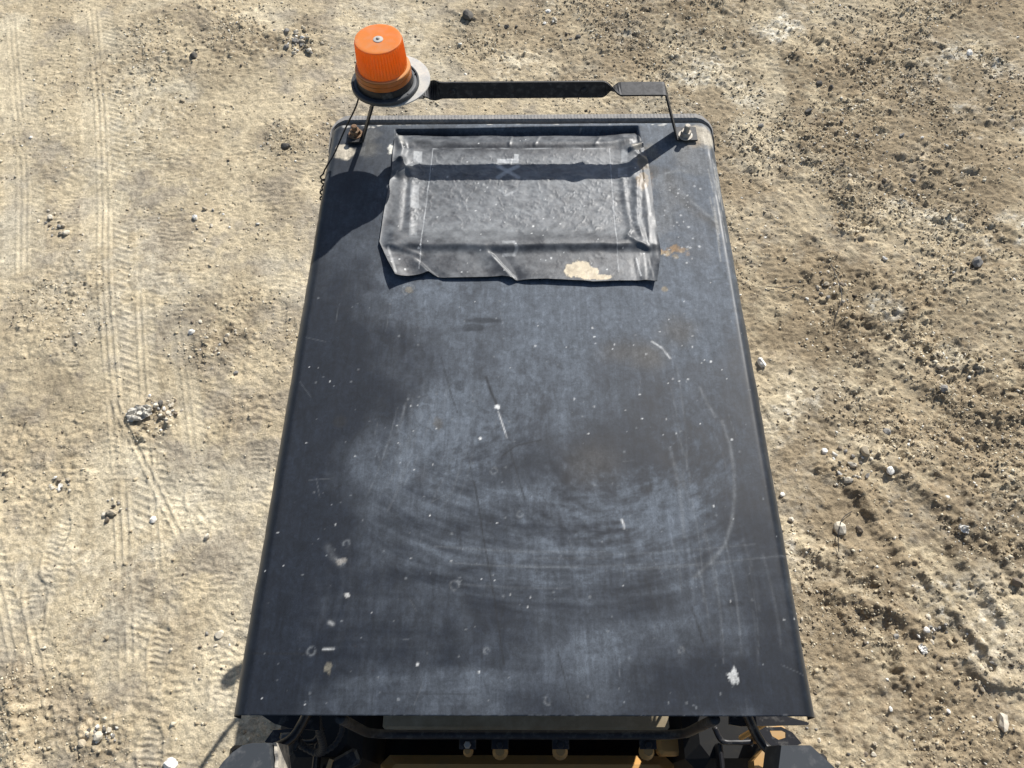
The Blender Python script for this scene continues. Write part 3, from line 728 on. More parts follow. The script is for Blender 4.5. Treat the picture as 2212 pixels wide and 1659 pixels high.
def build_roof():
    ext = ROLL_R * math.pi / 2 + .030
    half = RW / 2 - ROLL_R                      # where the flat part ends
    xs = np.concatenate([np.linspace(-half - ext, -half, 34)[:-1], np.linspace(-half, half, 390), np.linspace(half, half + ext, 34)[1:]])
    top = RL - ROLL_R
    ys = np.concatenate([np.linspace(0, top, 580), np.linspace(top, top + ext, 34)[1:]])
    X, Y = np.meshgrid(xs, ys)
    # rounded far corners of the flat part
    rc = CORN - ROLL_R
    bx, by = half - rc, top - rc
    qx, qy = np.abs(X) - bx, Y - by
    ox, oy = np.maximum(qx, 0), np.maximum(qy, 0)
    dist = np.hypot(ox, oy)
    nx = np.where(dist > 1e-9, ox / np.maximum(dist, 1e-9), 0) * np.sign(X); ny = np.where(dist > 1e-9, oy / np.maximum(dist, 1e-9), 0)
    over = np.clip(dist - rc, 0, ext)
    px = np.sign(X) * np.minimum(np.abs(X), bx) + nx * np.minimum(dist, rc); py = np.minimum(Y, by) + ny * np.minimum(dist, rc)
    th = np.minimum(over / ROLL_R, math.pi / 2)
    down = np.maximum(over - ROLL_R * math.pi / 2, 0)
    VX = px + nx * ROLL_R * np.sin(th); VY = py + ny * ROLL_R * np.sin(th)
    VZ = -ROLL_R * (1 - np.cos(th)) - down
    dn = (fbm(Y * 1.0 + 40 * (X > 0), X * 0 + 3.3, 9, 4, 505, .6) - .5) * sstep(0, ROLL_R, over)
    VX += nx * dn * .0045; VY += ny * (fbm(X + 9, X * 0, 9, 4, 507, .6) - .5) * .0035 * sstep(0, ROLL_R, over)
    # slight oil-canning of the panel and the sunk tray
    flat = 1 - sstep(0, .02, over)
    VZ += flat * ((fbm(X, Y, 2.2, 2, 501) - .5) * .006 * sstep(0, .15, Y) + (fbm(X, Y, 14, 2, 503) - .5) * .0008)
    tray = quad_sdf(X, Y, TRAY)
    VZ -= .024 * (1 - sstep(-.004, .0015, tray))
    C, rg = roof_paint(np.minimum(np.maximum(X, -RW / 2 - .03), RW / 2 + .03), Y)
    V = np.stack([VX - MO[0], VY - MO[1], VZ + H], -1)
    # turned-down front edge
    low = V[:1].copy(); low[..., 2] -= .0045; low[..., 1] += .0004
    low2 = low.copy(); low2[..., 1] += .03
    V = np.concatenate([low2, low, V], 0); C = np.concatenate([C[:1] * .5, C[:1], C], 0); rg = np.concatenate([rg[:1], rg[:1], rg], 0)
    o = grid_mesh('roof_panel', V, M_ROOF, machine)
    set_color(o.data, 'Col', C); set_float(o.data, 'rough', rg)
    o['label'] = 'scuffed dusty black roof panel with rolled side edges'
    # underside sheet, closed below the tray
    u = Part().box((0, .72, H - .034), (.94, 1.36, .008), 0, .003).build('ceiling_lining', M_RUBBER, o)
    return o
roof = build_roof()

# rubber trim that runs round the far edge, with ribs
def build_trim():
    pts = []; r = CORN + .003; yb = RL + .006
    for y_ in np.linspace(RL - .10, yb - r, 14): pts.append((-RW / 2 - .001, y_))
    for a in np.linspace(math.pi, math.pi / 2, 14)[1:]: pts.append((-RW / 2 - .001 + r + r * math.cos(a), yb - r + r * math.sin(a)))
    for x_ in np.linspace(-RW / 2 + r, RW / 2 - r, 420)[1:-1]: pts.append((x_, yb))
    for a in np.linspace(math.pi / 2, 0, 14): pts.append((RW / 2 + .001 - r + r * math.cos(a), yb - r + r * math.sin(a)))
    for y_ in np.linspace(yb - r, RL - .10, 14)[1:]: pts.append((RW / 2 + .001, y_))
    s = Part(); V = []; F_ = []
    P = [Vector((p[0], p[1], 0)) for p in pts]; n = 6
    for i, p in enumerate(P):
        t = (P[min(i + 1, len(P) - 1)] - P[max(i - 1, 0)]).normalized(); nr = Vector((-t.y, t.x, 0))
        k = .0007 if i % 4 < 2 else 0
        end = min(1.0, min(i, len(P) - 1 - i) / 26)
        for o_, z_ in ((.003, -.034), (.0045, -.014 - .012 * (1 - end)), (.0075, -.0085 + k - .012 * (1 - end)), (.0235, -.0085 + k - .012 * (1 - end)), (.0255, -.014), (.0245, -.038)):
            V.append((p.x + nr.x * o_ * end * .22, p.y + nr.y * o_ * end, H + z_))
    for i in range(len(P) - 1):
        for k in range(n): F_.append((i * n + k, i * n + (k + 1) % n, i * n + n + (k + 1) % n, i * n + n + k))
    F_ += [tuple(range(n)), tuple(range(len(V) - 1, len(V) - n - 1, -1))]
    s.add(V, F_)
    o = s.build('edge_trim', M_TRIM, roof)
    o['label'] = 'ribbed grey rubber trim along the far roof edge'
build_trim()

# ---------------------------------------------------------------- rubber sheet over the opening
def build_sheet():
    """Coons patch between four ragged pixel outlines, with folds"""
    n, mm = 170, 330
    def line(pts, k):
        P = np.array([RP(*p)[:2] for p in pts]); d = np.r_[0, np.cumsum(np.hypot(*np.diff(P, axis=0).T))]
        t = np.linspace(0, d[-1], k)
        return np.stack([np.interp(t, d, P[:, 0]), np.interp(t, d, P[:, 1])], -1)
    bot = line([(857, 606), (880, 603), (905, 598), (927, 593), (944, 600), (960, 603), (1010, 602), (1060, 601), (1085, 600), (1098, 603), (1112, 608), (1180, 607), (1238, 610), (1262, 611), (1280, 613), (1340, 611), (1395, 611), (1417, 616)], mm)
    top = line([(857, 288), (900, 287), (960, 289), (1060, 287), (1110, 289), (1200, 287), (1290, 288), (1340, 284), (1372, 281)], mm)
    lef = line([(857, 606), (841, 575), (821, 527), (829, 470), (838, 420), (847, 375), (849, 340), (853, 300), (857, 288)], n)
    rig = line([(1417, 616), (1422, 585), (1427, 548), (1421, 520), (1415, 470), (1409, 415), (1403, 370), (1396, 335), (1384, 300), (1372, 281)], n)
    v = np.linspace(0, 1, n)[:, None, None]; u = np.linspace(0, 1, mm)[None, :, None]
    P = ((1 - v) * bot[None] + v * top[None] + (1 - u) * lef[:, None] + u * rig[:, None]
         - ((1 - u) * (1 - v) * bot[0] + u * (1 - v) * bot[-1] + (1 - u) * v * top[0] + u * v * top[-1]))
    X, Y = P[..., 0], P[..., 1]
    U = np.broadcast_to(u[..., 0], X.shape); V_ = np.broadcast_to(v[..., 0], X.shape)
    tray = quad_sdf(X, Y, TRAY)
    jit = (fbm(X, Y, 60, 2, 601) - .5) * .004
    # resting height: sunk in the tray, raised round the rim, lying on the roof in front of it
    z = np.full(X.shape, .0035)
    z -= .0075 * sstep(.0, .08, -tray)
    ry = RP(1100, 532)[1]
    wav = .004 * np.sin(X * 17) + (fbm(X, X * 0, 12, 2, 603) - .5) * .014
    d = Y - (ry + wav)
    z += .010 * np.where(d > 0, np.exp(-(d / .055) ** 2), np.exp(-(d / .013) ** 2)) * sstep(0, .05, U) * (1 - .6 * sstep(.93, 1, U))
    # lifted edges
    z += .0028 * np.exp(-(V_ / .05)) + .0035 * sstep(.45, .55, U) * np.exp(-(V_ / .06))
    z += .016 * np.exp(-(U / .045)) * np.exp(-((V_ - .02) / .14) ** 2)
    z += .004 * np.exp(-(U / .02)) + .003 * np.exp(-((1 - U) / .015))
    z += .006 * np.exp(-((1 - U) / .03)) * np.exp(-((V_ - .02) / .07) ** 2)
    # tucked-down far and right edges
    z -= .012 * np.exp(-((1 - V_) / .05)) + .005 * np.exp(-((1 - U) / .035)) * sstep(.25, .4, V_)
    def fold(pts, w, h, side=0.0):
        nonlocal z
        W_ = [RP(*p)[:2] for p in pts]
        dd = poly_dist(X, Y, W_); h = h * .62; side = side * .7
        z = z + h * np.exp(-(dd / w) ** 2)
        if side:
            a, b = np.array(W_[0]), np.array(W_[-1]); e = (b - a) / np.hypot(*(b - a))
            sd = (X - a[0]) * e[1] - (Y - a[1]) * e[0]
            z = z + side * np.exp(-(dd / (w * 3)) ** 2) * np.tanh(sd / (w * .6))
    fold([(910, 574), (925, 592), (940, 602)], .006, .005, .006)
    fold([(1066, 556), (1085, 578), (1108, 604)], .007, .006, .007)
    fold([(862, 300), (872, 325), (866, 345)], .010, .012); fold([(868, 350), (862, 375), (880, 368)], .012, .016)
    fold([(880, 318), (866, 350), (858, 385)], .010, -.006); fold([(880, 390), (876, 440), (870, 500)], .008, -.003); fold([(892, 380), (886, 430), (888, 510)], .007, .002)
    fold([(1362, 322), (1390, 312)], .008, .016); fold([(1375, 330), (1398, 350)], .006, .006); fold([(1400, 360), (1385, 345)], .009, .004)
    fold([(1345, 385), (1350, 430), (1364, 500), (1372, 520)], .007, .004); fold([(1376, 390), (1374, 470), (1388, 525)], .009, .007); fold([(1392, 400), (1399, 470), (1403, 530)], .008, .003)
    fold([(1355, 515), (1372, 528), (1400, 540)], .006, .008); fold([(1360, 500), (1352, 520)], .005, .007)
    fold([(893, 300), (1000, 308), (1310, 306), (1360, 300)], .012, .006); fold([(905, 312), (1100, 314), (1290, 311)], .006, .0012)
    fold([(1295, 292), (1285, 312)], .004, .002); fold([(1105, 290), (1100, 312)], .004, .003); fold([(1165, 290), (1155, 312)], .004, .002)
    fold([(840, 535), (880, 545), (905, 552)], .006, .004)
    # pebbly crumple
    inner = sstep(.03, .10, U) * (1 - sstep(.93, .98, U)) * sstep(.28, .34, V_) * (1 - sstep(.80, .88, V_))
    wx = (fbm(X, Y, 20, 2, 611) - .5) * .02
    z += (fbm((X + wx) * .8, (Y + wx) * 1.4, 55, 3, 613, .6) - .5) * (.0008 + .0017 * inner)
    cre = np.abs(fbm((X + wx), (Y - wx) * 1.3, 26, 3, 617, .6) - .5)
    z += .0009 * np.exp(-(cre / .02) ** 2) * (.25 + .75 * inner)
    z += (fbm(X * 3, Y * .4, 16, 3, 619) - .5) * .005 * sstep(.88, .95, U)
    z = np.maximum(z, np.where(tray < -.004, -.0225, .0012) + .0008)
    # colour: dusty black rubber, worn print, rust
    dust = .36 + .55 * (fbm(X, Y, 6, 4, 631, .6) - .5) + .95 * (fbm(X, Y * 1.3, 38, 4, 633, .65) - .5) + .28 * inner
    dust = np.clip(dust - .20 * sstep(.82, .9, V_) - .10 * (1 - sstep(.2, .3, V_)), 0, 1)
    base = np.array([.026, .028, .032]); dc = np.array([.175, .184, .190])
    C = base + (dc - base) * dust[..., None]
    rg = .42 + .18 * dust
    def mixin(mask, col):
        nonlocal C
        C = C + (np.array(col) - C) * np.clip(mask, 0, 1)[..., None]
    def stroke(pts, w, col, a, brk=0.0, seed=0):
        dd = poly_dist(X, Y, [RP(*p)[:2] for p in pts])
        mk = a * np.exp(-(dd / w) ** 4)
        if brk: mk = mk * (1 - brk * sstep(.45, .58, fbm(X, Y, 45, 3, 641 + seed, .6)))
        mixin(mk, col)
    PR = (.38, .39, .39)
    # printed frame line
    stroke([(935, 318), (1318, 318)], .0011, (.36, .37, .37), .8, .5, 1); stroke([(935, 318), (925, 400), (915, 480), (906, 585)], .0011, (.42, .43, .43), .8, .4, 2)
    stroke([(1317, 318), (1322, 400), (1330, 500), (1336, 590)], .0011, (.38, .39, .39), .75, .5, 3)
    # worn letters, read from the near side up: U . . X L
    def block(px0, py0, px1, py1, a, brk=.3, seed=0):
        q = [RP(px0, py1)[:2], RP(px1, py1)[:2], RP(px1, py0)[:2], RP(px0, py0)[:2]]
        mk = a * (1 - sstep(-.0016, .0004, quad_sdf(X, Y, q)))
        mk = mk * (1 - brk * sstep(.42, .6, fbm(X, Y, 38, 3, 651 + seed, .6)))
        mixin(mk, PR)
    block(1074, 340.5, 1120, 350, .95, .15, 1); block(1110, 330, 1120.5, 350, .95, .1, 2)          # L
    stroke([(1076, 356), (1096, 367), (1119, 380)], .0062, PR, .95, .15, 4); stroke([(1118, 357), (1096, 367), (1076, 381)], .0062, PR, .95, .15, 5)   # X
    stroke([(1080, 409), (1093, 419)], .004, PR, .55, .5, 6); stroke([(1117, 407), (1093, 420)], .004, PR, .6, .4, 7)      # worn remains
    block(1084, 527, 1113, 534, .5, .35, 8); block(1084, 549, 1113, 556, .5, .4, 9); stroke([(1111, 530), (1117, 541), (1111, 553)], .0042, PR, .5, .3, 10)   # U
    # faded bars beside the frame
    block(893, 324, 912, 350, .75, .45, 11); block(1342, 321, 1356, 348, .6, .5, 12); block(886, 400, 905, 450, .45, .6, 13); block(884, 470, 902, 520, .3, .6, 14); block(1335, 360, 1356, 380, .5, .6, 15)
    # tan delaminated patches
    def blot(p, r, sq, col, a, irr, seed):
        c = RP(*p); dd = np.hypot(X - c[0], (Y - c[1]) * sq) / r + (fbm(X, Y, .8 / r, 4, seed, .65) - .5) * 2 * irr
        mixin(a * (1 - sstep(.86, 1.0, dd)), col); return dd
    for p, r, sq, sd in (((1248, 585), .030, 1.15, 661), ((1270, 594), .028, 1.5, 663), ((1296, 602), .030, 3.0, 665)):
        c = RP(*p); dd = np.hypot(X - c[0], (Y - c[1]) * sq) / r + (fbm(X, Y, 34, 5, 661, .7) - .5) * 1.15
        mixin(.8 * (1 - sstep(1.05, 1.16, dd)), (.06, .057, .05))
    for p, r, sq, sd in (((1248, 585), .030, 1.15, 661), ((1270, 594), .028, 1.5, 663), ((1296, 602), .030, 3.0, 665)):
        c = RP(*p); dd = np.hypot(X - c[0], (Y - c[1]) * sq) / r + (fbm(X, Y, 34, 5, 661, .7) - .5) * 1.15
        mixin(1 - sstep(.88, 1.0, dd), (.50, .415, .275)); mixin(.5 * (1 - sstep(.80, .9, dd)) * sstep(.5, .62, fbm(X, Y, 60, 3, 667, .6)), (.30, .235, .15))
    blot((1391, 352), .022, .8, (.20, .15, .09), .7, .5, 671); blot((1388, 390), .020, .6, (.22, .16, .09), .75, .5, 673); blot((1375, 318), .016, 1.2, (.36, .32, .25), .7, .5, 675)
    stroke([(1070, 562), (1088, 580), (1110, 603)], .0028, (.45, .45, .43), .8, .4, 20); stroke([(1374, 560), (1384, 600)], .0016, (.6, .6, .58), .8, .3, 21)
    stroke([(840, 540), (858, 600)], .003, (.36, .36, .35), .7, .4, 22); stroke([(866, 292), (868, 312)], .006, (.50, .48, .43), .6, .5, 23)
    for k in range(70):
        c = RP(830 + RNG.random() * 580, 290 + RNG.random() * 310); r = .0010 + .0018 * RNG.random() ** 2
        mixin(.9 * (1 - sstep(.6, 1.1, np.hypot(X - c[0], Y - c[1]) / r)), (.62, .62, .6))
    C *= (.86 + .28 * fbm(X, Y, 120, 2, 681))[..., None]
    top_ = np.stack([X - MO[0], Y - MO[1], z + H], -1)
    low = top_.copy(); low[..., 2] -= .0022
    # close the thin sheet: top grid, rim, bottom grid
    o = grid_mesh('rubber_sheet', top_, M_SHEET, machine)
    set_color(o.data, 'Col', np.clip(C, .01, .8)); set_float(o.data, 'rough', rg)
    o['label'] = 'wrinkled dark rubber sheet with faded lettering stuck over the roof opening'
    rim = np.concatenate([top_[0], top_[1:, -1], top_[-1, -2::-1], top_[-2:0:-1, 0]], 0)
    rim = np.concatenate([rim, rim[:1]], 0); rlow = rim.copy(); rlow[:, 2] -= .0024
    e = grid_mesh('torn_edge', np.stack([rlow, rim], 0), M_RUBBER, o, flip=True)
    return o
sheet = build_sheet()

# ---------------------------------------------------------------- beacon bracket: one bent and twisted strap
def strap_mesh(stations, w, t):
    """stations: (centre, width direction) along the strap"""
    V = []; F_ = []; n = len(stations)
    C_ = [Vector(s[0]) for s in stations]
    for i, (c, wd) in enumerate(stations):
        tg = (C_[min(i + 1, n - 1)] - C_[max(i - 1, 0)]).normalized()
        wd = Vector(wd); wd = (wd - tg * wd.dot(tg)).normalized(); nr = tg.cross(wd).normalized()
        for a, b in ((-1, -1), (1, -1), (1, 1), (-1, 1)):
            V.append(Vector(c) + wd * (a * w / 2) + nr * (b * t / 2))
    for i in range(n - 1):
        for k in range(4): F_.append((i * 4 + k, i * 4 + (k + 1) % 4, i * 4 + 4 + (k + 1) % 4, i * 4 + 4 + k))
    F_ += [(3, 2, 1, 0), tuple(range(len(V) - 4, len(V)))]
    return V, F_

ZS = .132; ZB = .186       # heights of the bar and of the beacon's plate above the roof
def build_bracket():
    br = None
    yf = 1.4045
    fr = RP(1458, 294); topr = RP(1437, 191, ZS); fl = RP(788, 296); topl = RP(806, 212, ZB)
    xr1 = RP(1342, 191, ZS)[0]; xr2 = RP(1300, 195, ZS)[0]; xl2 = RP(955, 196, ZS)[0]; xl1 = RP(918, 196, ZS)[0]
    ym = 1.4275
    S = []
    Yd = (0, 1, 0)
    S.append(((fr[0] + .055, yf, H + .0075), Yd)); S.append(((fr[0] + .006, yf, H + .0075), Yd)); S.append(((fr[0] + .001, yf, H + .0095), Yd)); S.append(((fr[0] - .001, yf, H + .014), Yd))
    S.append(((topr[0] + .001, ym, H + ZS - .006), Yd)); S.append(((topr[0] - .002, ym, H + ZS - .001), Yd)); S.append(((topr[0] - .007, ym, H + ZS), Yd))
    S.append(((xr1, ym, H + ZS), Yd))
    for k in range(1, 9):
        a = k / 8 * math.pi / 2; a2 = math.pi / 2 * sstep(0, 1, np.array(k / 8))
        S.append(((xr1 + (xr2 - xr1) * k / 8, ym, H + ZS), (0, math.cos(a2), -math.sin(a2))))
    S.append(((xl2, ym, H + ZS), (0, 0, -1)))
    for k in range(1, 9):
        a2 = math.pi / 2 * (1 + sstep(0, 1, np.array(k / 8)))
        S.append(((xl2 + (xl1 - xl2) * k / 8, ym, H + ZS), (0, math.cos(a2), -math.sin(a2))))
    Yd = (0, -1, 0); yt = topl[1]
    S.append(((xl1 - .012, ym, H + ZS + .002), Yd)); S.append(((xl1 - .040, (ym + yt) / 2, H + ZB - .012), Yd)); S.append(((xl1 - .055, yt + .004, H + ZB - .002), Yd))
    S.append(((topl[0] + .008, yt, H + ZB), Yd)); S.append(((topl[0] + .002, yt, H + ZB - .002), Yd)); S.append(((topl[0], yt, H + ZB - .007), Yd))
    S.append(((fl[0] + .001, yf, H + .014), Yd)); S.append(((fl[0] - .001, yf, H + .0095), Yd)); S.append(((fl[0] - .006, yf, H + .0075), Yd)); S.append(((fl[0] - .042, yf, H + .0075), Yd))
    V, F_ = strap_mesh(S, .048, .0045)
    o = Part().add(V, F_).build('beacon_bracket', M_STRAP)
    o['label'] = 'bent and twisted black flat bar carrying the orange beacon'
    # round mounting plate under the beacon
    c = RP(845, 174, ZB + .006); n = 56
    disc = Part().lathe([(.0001, .003), (.086, .003), (.0935, .0015), (.094, -.001), (.0001, -.0015)], (c[0], c[1] + .004, H + ZB + .0035), n).build('mounting_plate', M_PLATE, o, angle=40)
    disc['label'] = 'round pale dusty plate under the beacon'
    # heads of two blind bolts on the upright face
    for px in (978, 1262):
        q = RP(px, 197, ZS)
        Part().lathe([(.0001, .004), (.006, .004), (.0085, .0015), (.0085, -.001)], (q[0], ym - .0025, H + ZS - .001), 14, axis=(0, -1, 0)).build('bolt_head', M_STRAP, o, angle=40)
    # studs and nuts through the feet
    for (px, py), mat, hh in (((770, 296), M_RUST, .017), ((1479, 299), M_STEEL, .023)):
        q = RP(px, py)
        bolt = Part()
        bolt.lathe([(.0001, hh + .012), (.0055, hh + .012), (.0075, hh + .0105), (.0075, .009)], (q[0], q[1], H + .009), 18)
        bo = bolt.build('mounting_stud', mat, o, angle=35)
        nut = Part().lathe([(.0076, .0125), (.0125, .0125), (.014, .0110), (.014, 0.0)], (q[0], q[1], H + .0118), 6).build('nut', mat, o)
        wsh = Part().lathe([(.0076, .002), (.0185, .002), (.0190, 0)], (q[0], q[1], H + .0098), 28).build('washer', mat, o, angle=40)
    return o
bracket = build_bracket()

# ---------------------------------------------------------------- amber beacon
def build_beacon():
    c = RP(833, 181, ZB + .007); z0 = H + ZB + .0067
    root = empty('warning_beacon', (c[0] - MO[0], c[1] - MO[1], z0 - MO[2]), machine)
    root['label'] = 'orange strobe beacon with ribbed lens on a black flanged base'
    O = (0, 0, 0)
    ax = Vector((.012, .01, 1)).normalized()
    def L(prof, name, mat, n=64, rf=None, ang=35):
        prof = [(r_ * .965, z_ * .965) for r_, z_ in prof]
        return Shape().lathe(prof, O, n, rf, ax).build(name, mat, root, angle=ang)
    fl = L([(.052, .009), (.074, .009), (.078, .0075), (.080, .011), (.0825, .011), (.084, .009), (.084, .001), (.0001, 0)], 'flange', M_LAMP)
    L([(.058, .028), (.0655, .028), (.0675, .026), (.069, .014), (.071, .009), (.071, .005)], 'base', M_BLACK)
    for k in range(6):
        a = k * math.pi / 3 + .35
        p = Vector((.0765 * math.cos(a), .0765 * math.sin(a), .0085))
        Shape().lathe([(.0001, .0022), (.0022, .0022), (.0030, .001), (.0030, 0)], p, 10).build('flange_screw', M_BLACK, fl, angle=40)
    # wide lower lens ring, ribbed tapering upper lens, flat cap
    lo = L([(.058, .0525), (.0640, .0520), (.0670, .0500), (.0680, .047), (.0680, .0405), (.0665, .0395), (.0680, .0385), (.0682, .028), (.062, .0275)], 'lower_lens', M_LENS2)
    L([(.0602, .0538), (.0655, .0534), (.0668, .0518), (.0640, .0512)], 'lens_ledge', M_LEDGE)
    n = 288
    def rib(i, k, r): return r + (.0015 * math.cos(k * 2 * math.pi / 6) if 2 <= i <= 5 else 0)
    body = L([(.0548, .1245), (.0556, .1225), (.0558, .1190), (.0562, .112), (.0575, .09), (.0588, .07), (.0598, .055), (.0602, .053)], 'lens', M_LENS, n, rib, 50)
    L([(.0001, .1238), (.016, .1238), (.046, .1252), (.0525, .1262), (.0548, .1255), (.0553, .1225)], 'lens_cap', M_CAP, 72)
    L([(.0001, .1260), (.006, .1262), (.0115, .1250), (.0120, .1235)], 'cap_washer', M_PLATE, 28)
    L([(.0001, .1292), (.0028, .1290), (.0046, .1274), (.0048, .1255)], 'cap_screw', M_STEEL, 16)
    L([(.0001, .108), (.010, .107), (.014, .10), (.014, .06), (.030, .052), (.045, .050), (.045, .030)], 'strobe_tube', M_PLATE, 24)
    return root, c, z0
beacon, BC, BZ = build_beacon()

# beacon wire with its coiled end over the left roof edge
def build_wire():
    pts = [RP(776, 205, ZB - .012), RP(768, 232, .140), RP(745, 280, .072), RP(723, 330, .030), RP(710, 352, .016), RP(702, 366, -.004), RP(698, 376, -.014)]
    path = smooth_path(pts, 10)
    # helix running along the flank, then down behind the edge
    A, B = np.array(RP(699, 382, -.02)), np.array(RP(699, 428, -.035))
    ax = Vector(B - A); L = ax.length; ax.normalize()
    e1 = Vector((1, 0, 0)); e1 = (e1 - ax * e1.dot(ax)).normalized(); e2 = ax.cross(e1)
    for k in range(0, 120):
        t = k / 119; a = t * 2 * math.pi * 4 + math.pi * .9; rr = .0085 - .003 * t + .0012 * math.sin(9 * t)
        path.append(Vector(A) + ax * (L * (t + .035 * math.sin(14 * t))) + e1 * (rr * math.cos(a) + .003 * math.sin(5 * t)) + e2 * (rr * math.sin(a)))
    e = Vector(B)
    for k in range(1, 12): path.append(e + Vector((.004 - .0006 * k, -.003 * k, -.03 * k)))
    o = Part().tube(path, .0021, 8).build('beacon_wire', M_WIRE, smooth=True)
    o['label'] = 'thin black wire from the beacon, coiled beside the left roof edge'
build_wire()

# ---------------------------------------------------------------- work lamps at the two front corners of the roof
def build_lamp(poly_px, dz, depth, label, side):
    q = [RP(px, py, dz)[:2] for px, py in poly_px]
    a = sum(q[i][0] * q[(i + 1) % len(q)][1] - q[(i + 1) % len(q)][0] * q[i][1] for i in range(len(q)))
    if a < 0: q = q[::-1]
    z1 = H + dz
    o = Part().prism(q, z1 - depth, z1, .93, .006).build('work_lamp', M_LAMP, angle=30)
    o['label'] = label
    c = np.mean(q, 0)
    if side < 0:
        e0, e1 = RP(588.5, 1603, dz), RP(601, 1715, dz); n_ = 14; V = []
        for k in range(n_ + 1):
            t = k / n_; w_ = .004 * math.sin(9 * t) + .003 * math.sin(23 * t)
            x_, y_ = e0[0] + (e1[0] - e0[0]) * t, e0[1] + (e1[1] - e0[1]) * t
            V += [(x_ - .002, y_, z1 - .010 - w_), (x_ + .0035, y_, z1 - .010 - w_), (x_ + .0085, y_, z1 - depth + .004), (x_ - .002, y_, z1 - depth + .004)]
        F_ = [(k * 4 + a_, k * 4 + (a_ + 1) % 4, k * 4 + 4 + (a_ + 1) % 4, k * 4 + 4 + a_) for k in range(n_) for a_ in range(4)] + [(3, 2, 1, 0), tuple(range(n_ * 4, n_ * 4 + 4))]
        sp = Part().add(V, F_).build('lamp_side_plate', M_SIDE, o); sp['label'] = 'pale flaking inner side of the lamp'
    Part().box((c[0], c[1] - .010, z1 - depth - .012), (.10, .085, .022), 0, .006).build('lamp_bezel', M_BLACK, o)
    Part().box((c[0], c[1] - .02, z1 - depth - .026), (.082, .066, .006), 0, .002).build('lamp_glass', M_STEEL, o)
    Part().tube(smooth_path([(c[0], c[1] + .02, z1 - depth - .01), (c[0] - side * .05, c[1] + .05, z1 - depth - .05), (c[0] - side * .10, .06, H - .10)], 6), .009, 10).build('lamp_arm', M_BLACK, o, smooth=True)
    return o
build_lamp([(587, 1601), (545, 1601), (525, 1606), (500, 1623), (478, 1645), (462, 1668), (458, 1720), (600, 1720)], -.020, .075, 'grey plastic work lamp at the left front roof corner, dusty on its inner side', -1)
build_lamp([(1680, 1605), (1750, 1605), (1809, 1659), (1845, 1692), (1845, 1720), (1666, 1720)], -.030, .075, 'dark grey plastic work lamp at the right front roof corner', 1)

